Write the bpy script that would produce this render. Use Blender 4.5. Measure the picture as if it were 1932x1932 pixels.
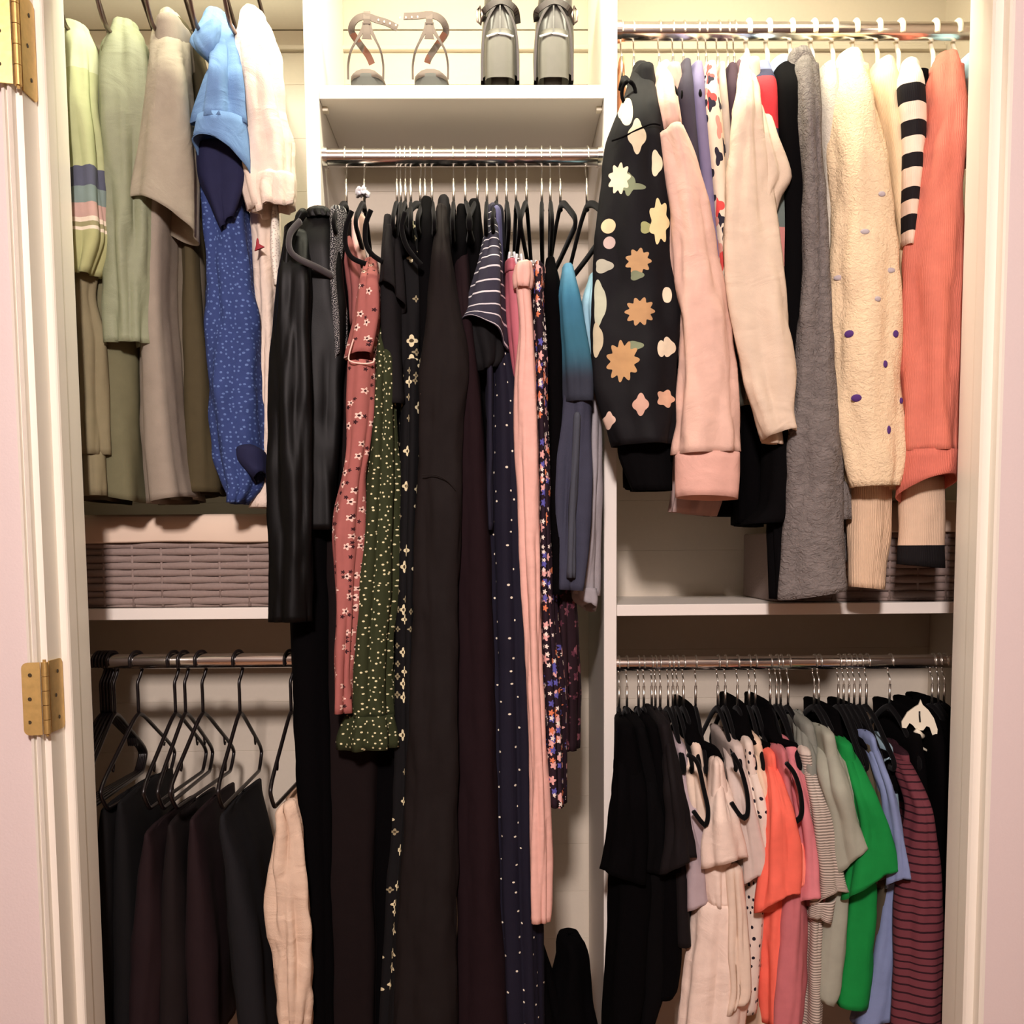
import bpy, bmesh, math, random
from mathutils import Vector, Matrix, noise
for o in list(bpy.data.objects): bpy.data.objects.remove(o)
scene = bpy.context.scene
COL = scene.collection
# ------------------------------------------------------------------ camera
F = 1932.0; PX, PY = 966.0, 1194.0
CAM = Vector((0.0, 0.0, 1.19))
PITCH = math.atan(159/F); YAW = math.atan(26/F); ROLL = -0.0072
ROT = Matrix.Rotation(-YAW, 4, 'Z') @ Matrix.Rotation(math.pi/2-PITCH, 4, 'X') @ Matrix.Rotation(ROLL, 4, 'Z')
cd = bpy.data.cameras.new('camera'); cam = bpy.data.objects.new('camera', cd); COL.objects.link(cam)
cam.matrix_world = Matrix.Translation(CAM) @ ROT
cd.sensor_width = 36; cd.lens = 36*F/1932; cd.shift_x = 0; cd.shift_y = (PY-966)/1932
cd.clip_start = 0.05
scene.camera = cam
# ------------------------------------------------------------------ world, lights, exposure
w = bpy.data.worlds.new('world'); scene.world = w; w.use_nodes = True
bg = w.node_tree.nodes['Background']; bg.inputs[0].default_value = (1.0, 0.86, 0.84, 1); bg.inputs[1].default_value = 0.03
def area(name, loc, target, sx, sy, power, color):
    l = bpy.data.lights.new(name, 'AREA'); l.shape = 'RECTANGLE'; l.size = sx; l.size_y = sy
    l.energy = power; l.color = color
    o = bpy.data.objects.new(name, l); COL.objects.link(o); o.location = loc
    o.rotation_euler = (Vector(target)-Vector(loc)).to_track_quat('-Z', 'Y').to_euler()
    return o
area('closet_header_light', (0.02, 2.0, 2.50), (0.02, 2.36, 1.75), 1.5, 0.09, 19.5, (1.0, 0.95, 0.73))
area('room_ceiling_light', (-0.2, -1.0, 2.55), (0.05, 1.9, 1.0), 0.26, 0.26, 104.0, (1.0, 0.85, 0.82))
scene.view_settings.view_transform = 'Standard'; scene.view_settings.look = 'None'
scene.view_settings.gamma = 1; scene.view_settings.use_curve_mapping = False
scene.view_settings.exposure = 0.04
# ------------------------------------------------------------------ helpers
def P(px, py, D):
    """point on the depth plane y = D seen at photograph position px, py"""
    d = ROT.to_3x3() @ Vector(((px-PX)/F, -(py-PY)/F, -1.0))
    return CAM + d*((D-CAM.y)/d.y)
def lin(c):
    return tuple(((v/255)/12.92 if v <= 10 else (((v/255)+0.055)/1.055)**2.4) for v in c)+(1,)
def link(o, parent=None):
    COL.objects.link(o)
    if parent is not None:
        o.parent = parent
        o.location = o.location-parent.location if parent.parent is None else o.location
    return o
def mesh_obj(name, verts, faces, mat=None, parent=None, smooth=False):
    me = bpy.data.meshes.new(name); me.from_pydata([tuple(v) for v in verts], [], faces); me.update()
    if smooth:
        me.polygons.foreach_set('use_smooth', [True]*len(me.polygons))
    if mat: me.materials.append(mat)
    o = bpy.data.objects.new(name, me)
    if parent is not None: link_world(o, parent)
    else: COL.objects.link(o)
    return o
def link_world(o, parent):
    """parent a mesh built in world coordinates: child offset undoes the parent's place"""
    COL.objects.link(o); o.parent = parent
    o.matrix_parent_inverse = world_of(parent).inverted()
def world_of(o):
    m = Matrix.LocRotScale(o.location, o.rotation_euler, o.scale)
    if o.parent: return world_of(o.parent) @ o.matrix_parent_inverse @ m
    return m
def tag(o, label, cat, group=None, kind=None):
    o['label'] = label; o['category'] = cat
    if group: o['group'] = group
    if kind: o['kind'] = kind
    return o
def thing(name, label, cat, loc=(0, 0, 0), group=None):
    o = bpy.data.objects.new(name, None); o.empty_display_size = 0.05; COL.objects.link(o); o.location = loc
    return tag(o, label, cat, group)
def boxmesh(name, x0, x1, y0, y1, z0, z1, mat, parent=None, bev=0.0):
    bm = bmesh.new()
    r = bmesh.ops.create_cube(bm, size=1)
    for v in r['verts']:
        v.co = Vector(((x0+x1)/2+v.co.x*(x1-x0), (y0+y1)/2+v.co.y*(y1-y0), (z0+z1)/2+v.co.z*(z1-z0)))
    if bev > 0: bmesh.ops.bevel(bm, geom=bm.edges[:], offset=bev, segments=2, affect='EDGES', profile=0.5)
    me = bpy.data.meshes.new(name); bm.to_mesh(me); bm.free()
    if mat: me.materials.append(mat)
    o = bpy.data.objects.new(name, me)
    if parent is not None: link_world(o, parent)
    else: COL.objects.link(o)
    return o
def struct(name, *a, **k):
    o = boxmesh(name, *a, **k); o['kind'] = 'structure'; return o
def sweep(path, ra, rb, n=8, closed=False, side=Vector((1, 0, 0)), taper=None):
    """tube along path; ra along side vector, rb across it in the plane"""
    vs, fs = [], []; m = len(path)
    for i, p in enumerate(path):
        a = path[(i-1) % m] if (closed or i > 0) else path[i]
        b = path[(i+1) % m] if (closed or i < m-1) else path[i]
        t = (b-a).normalized(); s = (side-t*side.dot(t))
        if s.length < 1e-4: s = t.orthogonal()
        s.normalize(); q = t.cross(s); k = taper(i/(m-1)) if taper else 1
        for j in range(n):
            an = 2*math.pi*j/n
            vs.append(p+s*(ra*k*math.cos(an))+q*(rb*k*math.sin(an)))
    for i in range(m if closed else m-1):
        for j in range(n):
            i2 = (i+1) % m
            fs.append((i*n+j, i*n+(j+1) % n, i2*n+(j+1) % n, i2*n+j))
    if not closed:
        fs.append(tuple(range(n))[::-1]); fs.append(tuple((m-1)*n+j for j in range(n)))
    return vs, fs
def join(*parts):
    V, Fc = [], []
    for v, f in parts:
        k = len(V); V += list(v); Fc += [tuple(i+k for i in q) for q in f]
    return V, Fc
def smoothpath(pts, n=6):
    out = []; m = len(pts)
    for i in range(m-1):
        p0 = pts[max(i-1, 0)]; p1 = pts[i]; p2 = pts[i+1]; p3 = pts[min(i+2, m-1)]
        for k in range(n):
            t = k/n
            out.append(0.5*((2*p1)+(p2-p0)*t+(2*p0-5*p1+4*p2-p3)*t*t+(3*p1-p0-3*p2+p3)*t**3))
    out.append(pts[-1]); return out
# ------------------------------------------------------------------ materials
class NT:
    def __init__(s, name):
        s.m = bpy.data.materials.new(name); s.m.use_nodes = True; s.t = s.m.node_tree
        s.b = s.t.nodes['Principled BSDF']
    def n(s, typ, **k):
        x = s.t.nodes.new(typ)
        for a, v in k.items(): setattr(x, a, v)
        return x
    def l(s, a, b): s.t.links.new(a, b)
    def val(s, x):
        return x
    def math(s, op, a, b=None, c=None, clamp=False):
        x = s.n('ShaderNodeMath', operation=op); x.use_clamp = clamp
        for i, v in enumerate((a, b, c)):
            if v is None: continue
            if isinstance(v, (int, float)): x.inputs[i].default_value = v
            else: s.l(v, x.inputs[i])
        return x.outputs[0]
    def mix(s, f, a, b):
        x = s.n('ShaderNodeMix', data_type='RGBA')
        for i, v in ((0, f), (6, a), (7, b)):
            if isinstance(v, (int, float)): x.inputs[i].default_value = v
            elif isinstance(v, tuple): x.inputs[i].default_value = v
            else: s.l(v, x.inputs[i])
        return x.outputs[2]
    def uv(s, name='UVMap'):
        return s.n('ShaderNodeUVMap', uv_map=name).outputs[0]
    def sep(s, v):
        x = s.n('ShaderNodeSeparateXYZ'); s.l(v, x.inputs[0]); return x.outputs
def finish(nt, base, rough=0.85, bump=0.15, bscale=900, kind='weave', sheen=0.0, spec=0.25, vary=0.12, wrinkle=False):
    """fabric finish: slight mottling of the colour, fine relief from weave, knit or fuzz"""
    coord = nt.uv() if kind != 'wall' else nt.n('ShaderNodeTexCoord').outputs['Object']
    nz = nt.n('ShaderNodeTexNoise'); nz.inputs['Scale'].default_value = 40 if kind != 'fuzz' else 60; nz.inputs['Detail'].default_value = 4
    nt.l(coord, nz.inputs['Vector'])
    f = nt.math('MULTIPLY_ADD', nz.outputs[0], vary*2, 1-vary)
    mul = nt.n('ShaderNodeVectorMath', operation='SCALE')
    if isinstance(base, tuple): 
        rgb = nt.n('ShaderNodeRGB'); rgb.outputs[0].default_value = base; base = rgb.outputs[0]
    nt.l(base, mul.inputs[0]); nt.l(f, mul.inputs['Scale'])
    nt.l(mul.outputs[0], nt.b.inputs['Base Color'])
    nt.b.inputs['Roughness'].default_value = rough
    nt.b.inputs['Specular IOR Level'].default_value = spec
    if sheen: 
        nt.b.inputs['Sheen Weight'].default_value = sheen; nt.b.inputs['Sheen Roughness'].default_value = 0.4
    bp = nt.n('ShaderNodeBump'); bp.inputs['Strength'].default_value = bump; bp.inputs['Distance'].default_value = 0.002
    if kind == 'knit':
        wv = nt.n('ShaderNodeTexWave', wave_type='BANDS', bands_direction='X'); wv.inputs['Scale'].default_value = bscale/9
        wv.inputs['Distortion'].default_value = 1.5; wv.inputs['Detail'].default_value = 1
        nt.l(coord, wv.inputs['Vector']); nt.l(wv.outputs[1], bp.inputs['Height'])
    elif kind == 'fuzz':
        n2 = nt.n('ShaderNodeTexNoise'); n2.inputs['Scale'].default_value = 130; n2.inputs['Detail'].default_value = 5; n2.inputs['Distortion'].default_value = 1.2
        nt.l(coord, n2.inputs['Vector']); nt.l(n2.outputs[0], bp.inputs['Height']); bp.inputs['Distance'].default_value = 0.006
    else:
        n2 = nt.n('ShaderNodeTexNoise'); n2.inputs['Scale'].default_value = bscale; n2.inputs['Detail'].default_value = 2
        n3 = nt.n('ShaderNodeTexNoise'); n3.inputs['Scale'].default_value = 22; n3.inputs['Detail'].default_value = 3
        nt.l(coord, n2.inputs['Vector']); nt.l(coord, n3.inputs['Vector'])
        n3.inputs['Scale'].default_value = 13; n3.inputs['Distortion'].default_value = 1.6; n3.inputs['Detail'].default_value = 3
        h = nt.math('MULTIPLY_ADD', n3.outputs[0], 9.0 if wrinkle else 2.0, n2.outputs[0]); nt.l(h, bp.inputs['Height'])
    nt.l(bp.outputs[0], nt.b.inputs['Normal'])
    return nt.m
def fabric(name, c, **k): return finish(NT(name), lin(c), **k)
def dots(name, c, d, scale, r, **k):
    nt = NT(name); v = nt.n('ShaderNodeTexVoronoi', voronoi_dimensions='2D'); v.inputs['Scale'].default_value = scale
    v.inputs['Randomness'].default_value = k.pop('rand', 0.75)
    nt.l(nt.uv(), v.inputs['Vector'])
    f = nt.math('LESS_THAN', v.outputs['Distance'], r)
    return finish(nt, nt.mix(f, lin(c), lin(d)), **k)
def flowers(name, c, petals, centre, scale, R, npet=5, keep=0.7, **k):
    """printed flowers scattered over the cloth: petalled shapes in Voronoi cells"""
    nt = NT(name); base = lin(c); out = None
    for li, (pc, sc, kp) in enumerate(petals):
        mp = nt.n('ShaderNodeMapping'); mp.inputs['Scale'].default_value = (scale*sc, scale*sc, 1)
        mp.inputs['Location'].default_value = (3.7*li, 1.3*li, 0); nt.l(nt.uv(), mp.inputs['Vector'])
        v = nt.n('ShaderNodeTexVoronoi', voronoi_dimensions='2D'); v.inputs['Scale'].default_value = 1; v.inputs['Randomness'].default_value = 0.8
        nt.l(mp.outputs[0], v.inputs['Vector'])
        d = nt.n('ShaderNodeVectorMath', operation='SUBTRACT'); nt.l(mp.outputs[0], d.inputs[0]); nt.l(v.outputs['Position'], d.inputs[1])
        s = nt.sep(d.outputs[0]); an = nt.math('ARCTAN2', s[1], s[0])
        rr = v.outputs['Distance']
        lim = nt.math('MULTIPLY_ADD', nt.math('COSINE', nt.math('MULTIPLY', an, npet)), R*0.25, R*0.75)
        f = nt.math('LESS_THAN', rr, lim)
        cs = nt.sep(v.outputs['Color'])
        f = nt.math('MULTIPLY', f, nt.math('LESS_THAN', cs[0], kp))
        out = nt.mix(f, base if out is None else out, lin(pc))
        if centre:
            g = nt.math('MULTIPLY', f, nt.math('LESS_THAN', rr, R*0.3)); out = nt.mix(g, out, lin(centre))
    return finish(nt, out, **k)
def stripes(name, c, d, period, frac, slant=0.0, **k):
    nt = NT(name); s = nt.sep(nt.uv())
    nz = nt.n('ShaderNodeTexNoise'); nz.inputs['Scale'].default_value = 9; nt.l(nt.uv(), nz.inputs['Vector'])
    v = nt.math('MULTIPLY_ADD', nz.outputs[0], period*0.25, s[1])
    if slant: v = nt.math('MULTIPLY_ADD', s[0], slant, v)
    f = nt.math('LESS_THAN', nt.math('FRACT', nt.math('DIVIDE', v, period)), frac)
    return finish(nt, nt.mix(f, lin(c), lin(d)), **k)
def bands(name, stops, soft=False, **k):
    """colour blocks along the length of the cloth: stops = [(fraction, colour), ...]"""
    nt = NT(name); s = nt.sep(nt.uv('Length')); r = nt.n('ShaderNodeValToRGB'); cr = r.color_ramp; cr.interpolation = 'EASE' if soft else 'CONSTANT'
    while len(cr.elements) < len(stops): cr.elements.new(0.5)
    for e, (p, c) in zip(cr.elements, stops): e.position = p
    for e, (p, c) in zip(cr.elements, stops): e.color = lin(c)
    nt.l(s[1], r.inputs[0]); return finish(nt, r.outputs[0], **k)
def placed(name, c, items, **k):
    """a print with its motifs at their own places on the cloth (world x, z in metres):
    items = (x, z, rx, rz, petals, colour)"""
    nt = NT(name); co = nt.n('ShaderNodeTexCoord').outputs['Object']; s = nt.sep(co); out = lin(c)
    for (x, z, rx, rz, n, pc) in items:
        dx = nt.math('DIVIDE', nt.math('SUBTRACT', s[0], x), rx); dz = nt.math('DIVIDE', nt.math('SUBTRACT', s[2], z), rz)
        rr = nt.math('SQRT', nt.math('ADD', nt.math('MULTIPLY', dx, dx), nt.math('MULTIPLY', dz, dz)))
        if n: rr = nt.math('SUBTRACT', rr, nt.math('MULTIPLY', nt.math('COSINE', nt.math('MULTIPLY', nt.math('ARCTAN2', dz, dx), n)), 0.16))
        out = nt.mix(nt.math('LESS_THAN', rr, 1.0), out, lin(pc))
    return finish(nt, out, **k)
def plain(name, c, rough=0.5, metal=0.0, spec=0.5, bump=0.0, bscale=60, var=0.0):
    nt = NT(name); nt.b.inputs['Base Color'].default_value = lin(c); nt.b.inputs['Roughness'].default_value = rough
    nt.b.inputs['Metallic'].default_value = metal; nt.b.inputs['Specular IOR Level'].default_value = spec
    co = nt.n('ShaderNodeTexCoord').outputs['Object']
    nz = nt.n('ShaderNodeTexNoise'); nz.inputs['Scale'].default_value = bscale; nz.inputs['Detail'].default_value = 3; nt.l(co, nz.inputs['Vector'])
    if var:
        a = lin(c); b = tuple(v*(1-var) for v in a[:3])+(1,)
        nt.l(nt.mix(nz.outputs[0], a, b), nt.b.inputs['Base Color'])
    if bump:
        bp = nt.n('ShaderNodeBump'); bp.inputs['Strength'].default_value = bump; bp.inputs['Distance'].default_value = 0.002
        nt.l(nz.outputs[0], bp.inputs['Height']); nt.l(bp.outputs[0], nt.b.inputs['Normal'])
    return nt.m
M_white = plain('white_melamine', (236, 230, 220), 0.45, bump=0.05, bscale=300)
M_paint = plain('white_gloss_paint', (238, 232, 218), 0.4, bump=0.12, bscale=35)
M_wall = plain('pink_white_wall_paint', (226, 210, 206), 0.8, bump=0.15, bscale=250, var=0.04)
M_cwall = plain('cream_closet_wall', (216, 206, 188), 0.75, bump=0.1, bscale=200, var=0.05)
M_shelfback = plain('plank_paint', (216, 206, 188), 0.7, bump=0.1, bscale=120, var=0.05)
M_room = plain('taupe_room_paint', (150, 132, 124), 0.85, bump=0.1, bscale=200)
M_floor = plain('oak_floor', (150, 105, 70), 0.5, bump=0.1, bscale=30, var=0.3)
M_ceil = plain('white_ceiling_paint', (235, 228, 215), 0.9)
M_chrome = plain('chrome', (235, 232, 228), 0.17, metal=1.0)
M_wire = plain('steel_wire', (230, 226, 215), 0.3, metal=1.0)
M_gun = plain('dark_steel_wire', (130, 115, 110), 0.35, metal=1.0)
M_brass = plain('aged_brass', (226, 190, 118), 0.45, metal=0.75, bump=0.1, bscale=80, var=0.35)
M_screw = plain('dark_screw_hole', (60, 48, 25), 0.6)
M_velvet = fabric('black_velvet', (12, 11, 12), rough=0.95, sheen=0.05, spec=.1, vary=0.3)
M_bplast = plain('black_plastic', (18, 13, 14), 0.35)
M_wplast = plain('white_plastic', (240, 232, 208), 0.35)
M_clear = plain('pearly_plastic', (215, 215, 220), 0.2, spec=0.8)
# ------------------------------------------------------------------ room shell and closet
DF, DB, DR = 2.19, 2.565, 2.22          # front edge of the units, back wall, rods
XL, XR = -1.07, 1.09                    # closet side walls
JX0, JX1 = -0.783, 0.883                # door stop faces
def wx(px, D, py=1035): return P(px, py, D).x
def wz(py, D, px=966): return P(px, py, D).z
ZF = -0.16
struct('floor', -3.2, 3.2, -3.2, 3.0, ZF-0.1, ZF, M_floor)
struct('ceiling', -3.2, 3.2, -3.2, 3.0, 2.75, 2.85, M_ceil)
wb = struct('wall_back', XL-0.1, XR+0.1, DB+0.012, DB+0.11, ZF, 2.75, M_cwall)
z = 2.428
k = 0
while z > ZF:
    h = 0.1245
    boxmesh('plank', XL, XR, DB, DB+0.0125, max(z-h+0.0001, ZF), z, M_shelfback, wb, bev=0.0009)
    z -= h
boxmesh('plank', XL, XR, DB, DB+0.0125, 2.431, 2.75, M_shelfback, wb)
struct('trim_1', XL, XR, DB-0.014, DB+0.001, wz(99, DB)+0.001, wz(89, DB), M_shelfback, bev=0.002)
struct('wall_left', XL-0.1, XL, 1.99, DB+0.1, ZF, 2.75, M_cwall)
struct('wall_right', XR, XR+0.1, 1.95, DB+0.1, ZF, 2.75, M_cwall)
struct('wall_front_left', -3.2, -0.829, 1.81, 1.97, ZF, 2.75, M_wall)
struct('wall_front_right', 0.899, 3.2, 1.853, 1.97, ZF, 2.75, M_wall)
struct('wall_front_header', -0.829, 0.90, 1.83, 1.97, 2.36, 2.75, M_wall)
struct('wall_room_left', -3.3, -3.2, -3.2, 1.97, ZF, 2.75, M_room)
struct('wall_room_right', 3.2, 3.3, -3.2, 1.97, ZF, 2.75, M_room)
struct('wall_room_rear', -3.3, 3.3, -3.3, -3.2, ZF, 2.75, M_wall)
def extrude_profile(name, pts, z0, z1, mat):
    n = len(pts); vs = [(x, y, z0) for x, y in pts]+[(x, y, z1) for x, y in pts]
    fs = [(i, (i+1) % n, n+(i+1) % n, n+i) for i in range(n)]+[tuple(range(n))[::-1], tuple(range(n, 2*n))]
    o = mesh_obj(name, vs, fs, mat)
    bm = bmesh.new(); bm.from_mesh(o.data); bmesh.ops.recalc_face_normals(bm, faces=bm.faces); bm.to_mesh(o.data); bm.free()
    o['kind'] = 'structure'; return o
# left jamb: casing with a quirk, rabbet, rounded stop, reveal
extrude_profile('trim_2', [(-0.829, 1.97), (-0.829, 1.806), (-0.826, 1.798), (-0.8205, 1.796), (-0.8195, 1.803), (-0.8155, 1.803),
    (-0.8145, 1.794), (-0.811, 1.792), (-0.8085, 1.797), (-0.8085, 1.812), (-0.798, 1.814), (-0.798, 1.872), (-0.787, 1.872), (-0.7845, 1.874),
    (-0.783, 1.878), (-0.783, 1.91), (-0.785, 1.9125), (-0.785, 1.97)], ZF, 2.36, M_paint)
extrude_profile('trim_3', [(0.899, 1.97), (0.883, 1.97), (0.883, 1.912), (0.881, 1.910), (0.881, 1.878), (0.8845, 1.873), (0.898, 1.872),
    (0.898, 1.850), (0.901, 1.846), (0.906, 1.846), (0.908, 1.8535), (0.908, 1.97)], ZF, 2.36, M_paint)
struct('trim_4', -0.829, 0.90, 1.81, 1.97, 2.34, 2.36, M_paint)

def hinge(pyc, h, D, label):
    """brass door hinge, one leaf screwed to the jamb, the free leaf folded back over the casing"""
    zc = wz(pyc, 1.81); x = -0.7975
    t = thing('door_hinge', label, 'hinge', (x, 1.812, zc), 'brass hinges left on the door jamb')
    def leaf(pts, nrm):
        vs = pts+[p+nrm*0.0022 for p in pts]; n = len(pts)
        return vs, [tuple(range(n))[::-1], tuple(range(n, 2*n))]+[(i, (i+1) % n, n+(i+1) % n, n+i) for i in range(n)]
    def plate(a, b, c0=0.010):
        # corners rounded on the far side b
        d = (b-a); u = d.normalized(); Z = Vector((0, 0, 1)); pts = [a-Z*h/2]
        for k in range(5):
            an = math.pi/2*k/4; pts.append(b-u*c0*(1-math.sin(an))-Z*(h/2-c0*(1-math.cos(an))))
        for k in range(5):
            an = math.pi/2*(1-k/4); pts.append(b-u*c0*(1-math.sin(an))+Z*(h/2-c0*(1-math.cos(an))))
        pts.append(a+Z*h/2); return pts
    a = Vector((x, 1.813, zc)); b = Vector((x, 1.868, zc)); n1 = Vector((1, 0, 0))
    v, f = leaf(plate(a, b), n1); l1 = mesh_obj('leaf', v, f, M_brass, t)
    a2 = Vector((x-0.004, 1.790, zc)); b2 = Vector((x-0.033, 1.783, zc)); n2 = Vector((0.2, -1, 0)).normalized()
    v, f = leaf(plate(a2, b2), n2); l2 = mesh_obj('leaf', v, f, M_brass, t)
    for i in range(5):
        z0 = zc-h/2+h*i/5; v, f = sweep([Vector((x+0.001, 1.797, z0+0.0006)), Vector((x+0.001, 1.797, z0+h/5-0.0006))], 0.0062, 0.0062, 14)
        mesh_obj('knuckle', v, f, M_brass, t, smooth=False)
    v, f = sweep([Vector((x+0.001, 1.797, zc-h/2-0.004)), Vector((x+0.001, 1.797, zc+h/2+0.004))], 0.003, 0.003, 10); mesh_obj('pin', v, f, M_brass, t)
    for q in (-0.32, 0.0, 0.33):
        p = Vector((x+0.0025, 1.835+0.012*(q*q*8), zc+h*q)); v, f = sweep([p, p+Vector((0.0006, 0, 0))], 0.0036, 0.0036, 12, side=Vector((0, 1, 0))); mesh_obj('screw', v, f, M_screw, l1)
        p = Vector((x-0.021+0.006*q, 1.7835, zc+h*q)); v, f = sweep([p, p-Vector((0, 0.0008, 0))], 0.0034, 0.0034, 12); mesh_obj('screw', v, f, M_screw, l2)
    return t
hinge(72, 0.165, 1.81, 'aged brass hinge high on the left door jamb, near the top of the frame')
hinge(1307, 0.128, 1.81, 'aged brass hinge on the left door jamb beside the lower clothes rod')

# ------------------------------------------------------------------ built-in closet units
XD1a, XD1b = wx(575, DF, 187), wx(602, DF, 187)
XD2a, XD2b = wx(1139.5, DF, 187), wx(1166, DF, 187)
XD2a, XD2b = XD2a, XD2a+0.0275
ZT = 2.53
ZS = wz(186, DF, 870)
Z2 = wz(1164, DF, 966)
def panel(name, label, x0, x1, y0, y1, z0, z1, cat='shelf', group=None):
    return tag(boxmesh(name, x0, x1, y0, y1, z0, z1, M_white, bev=0.0015), label, cat, group)
panel('vertical_divider', 'tall white divider panel left of the shoe shelf', XD1a, XD1b, DF, DB-0.001, ZF, ZT, 'panel')
panel('vertical_divider', 'tall white divider panel right of the shoe shelf, visible to the bottom', XD2a, XD2b, DF, DB-0.001, ZF, ZT, 'panel')
panel('closet_shelf', 'white topmost shelf spanning the closet above all rods', XL+0.001, XR-0.001, DF, DB-0.001, ZT+0.0005, ZT+0.028)
panel('closet_shelf', 'white shelf carrying the sandals and boots', XD1b+0.0005, XD2a-0.0005, DF, DB-0.001, ZS, ZS+0.027)
panel('closet_shelf', 'white shelf under the left woven basket', XL+0.001, XD1a-0.0005, DF, DB-0.001, Z2, Z2+0.0245)
panel('closet_shelf', 'white shelf on the right under the hanging sweaters', XD2b+0.0005, XR-0.001, DF, DB-0.001, Z2, Z2+0.0245)
for (x, zz, wh) in ((XD1b+0.006, ZS, 'left end of the shoe shelf'), (XD2a-0.006, ZS, 'right end of the shoe shelf'), (XD1b+0.006, ZT, 'topmost shelf by the left divider'), (XD2a-0.006, ZT, 'topmost shelf by the right divider')):
    for yy, fb in ((2.235, 'front'), (2.5, 'rear')):
        tag(boxmesh('shelf_clip', x-0.006, x+0.006, yy-0.009, yy+0.009, zz-0.009, zz, M_wplast, bev=0.002), 'small white %s peg clip under the %s' % (fb, wh), 'clip', 'shelf clips of the centre unit')
def rod(label, x0, x1, z, r, g='chrome clothes rods'):
    t = thing('clothes_rod', label, 'rod', ((x0+x1)/2, DR, z), g)
    v, f = sweep([Vector((x0+0.004, DR, z)), Vector((x0+0.005, DR, z)), Vector((x0+0.006, DR, z)), Vector((x1-0.006, DR, z)), Vector((x1-0.005, DR, z)), Vector((x1-0.004, DR, z))], r, r, 28, side=Vector((0, 1, 0)))
    mesh_obj('tube', v, f, M_chrome, t, smooth=True)
    for s, x in ((1, x0), (-1, x1)):
        v, f = sweep([Vector((x+s*0.0005, DR, z)), Vector((x+s*0.011, DR, z))], r*1.16, r*1.16, 28, side=Vector((0, 1, 0))); mesh_obj('end_socket', v, f, M_chrome, t)
    return z
ZC = wz(297, DR, 870); ZUR = wz(60, DR, 1490); ZLL = wz(1247, DR, 360); ZLR = wz(1250, DR, 1480); ZUL = 2.47
RC = 0.0185
rod('chrome rod below the shoe shelf in the centre section', XD1b, XD2a, ZC, RC)
rod('chrome rod carrying the sweaters at upper right', XD2b, XR, ZUR, RC)
rod('chrome rod carrying the shirts at upper left, above the frame', XL, XD1a, ZUL, RC)
rod('chrome rod carrying the trousers at lower left', XL, XD1a, ZLL, 0.0165)
rod('chrome rod carrying the short sleeved tops at lower right', XD2b, XR, ZLR, 0.0155)
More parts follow.
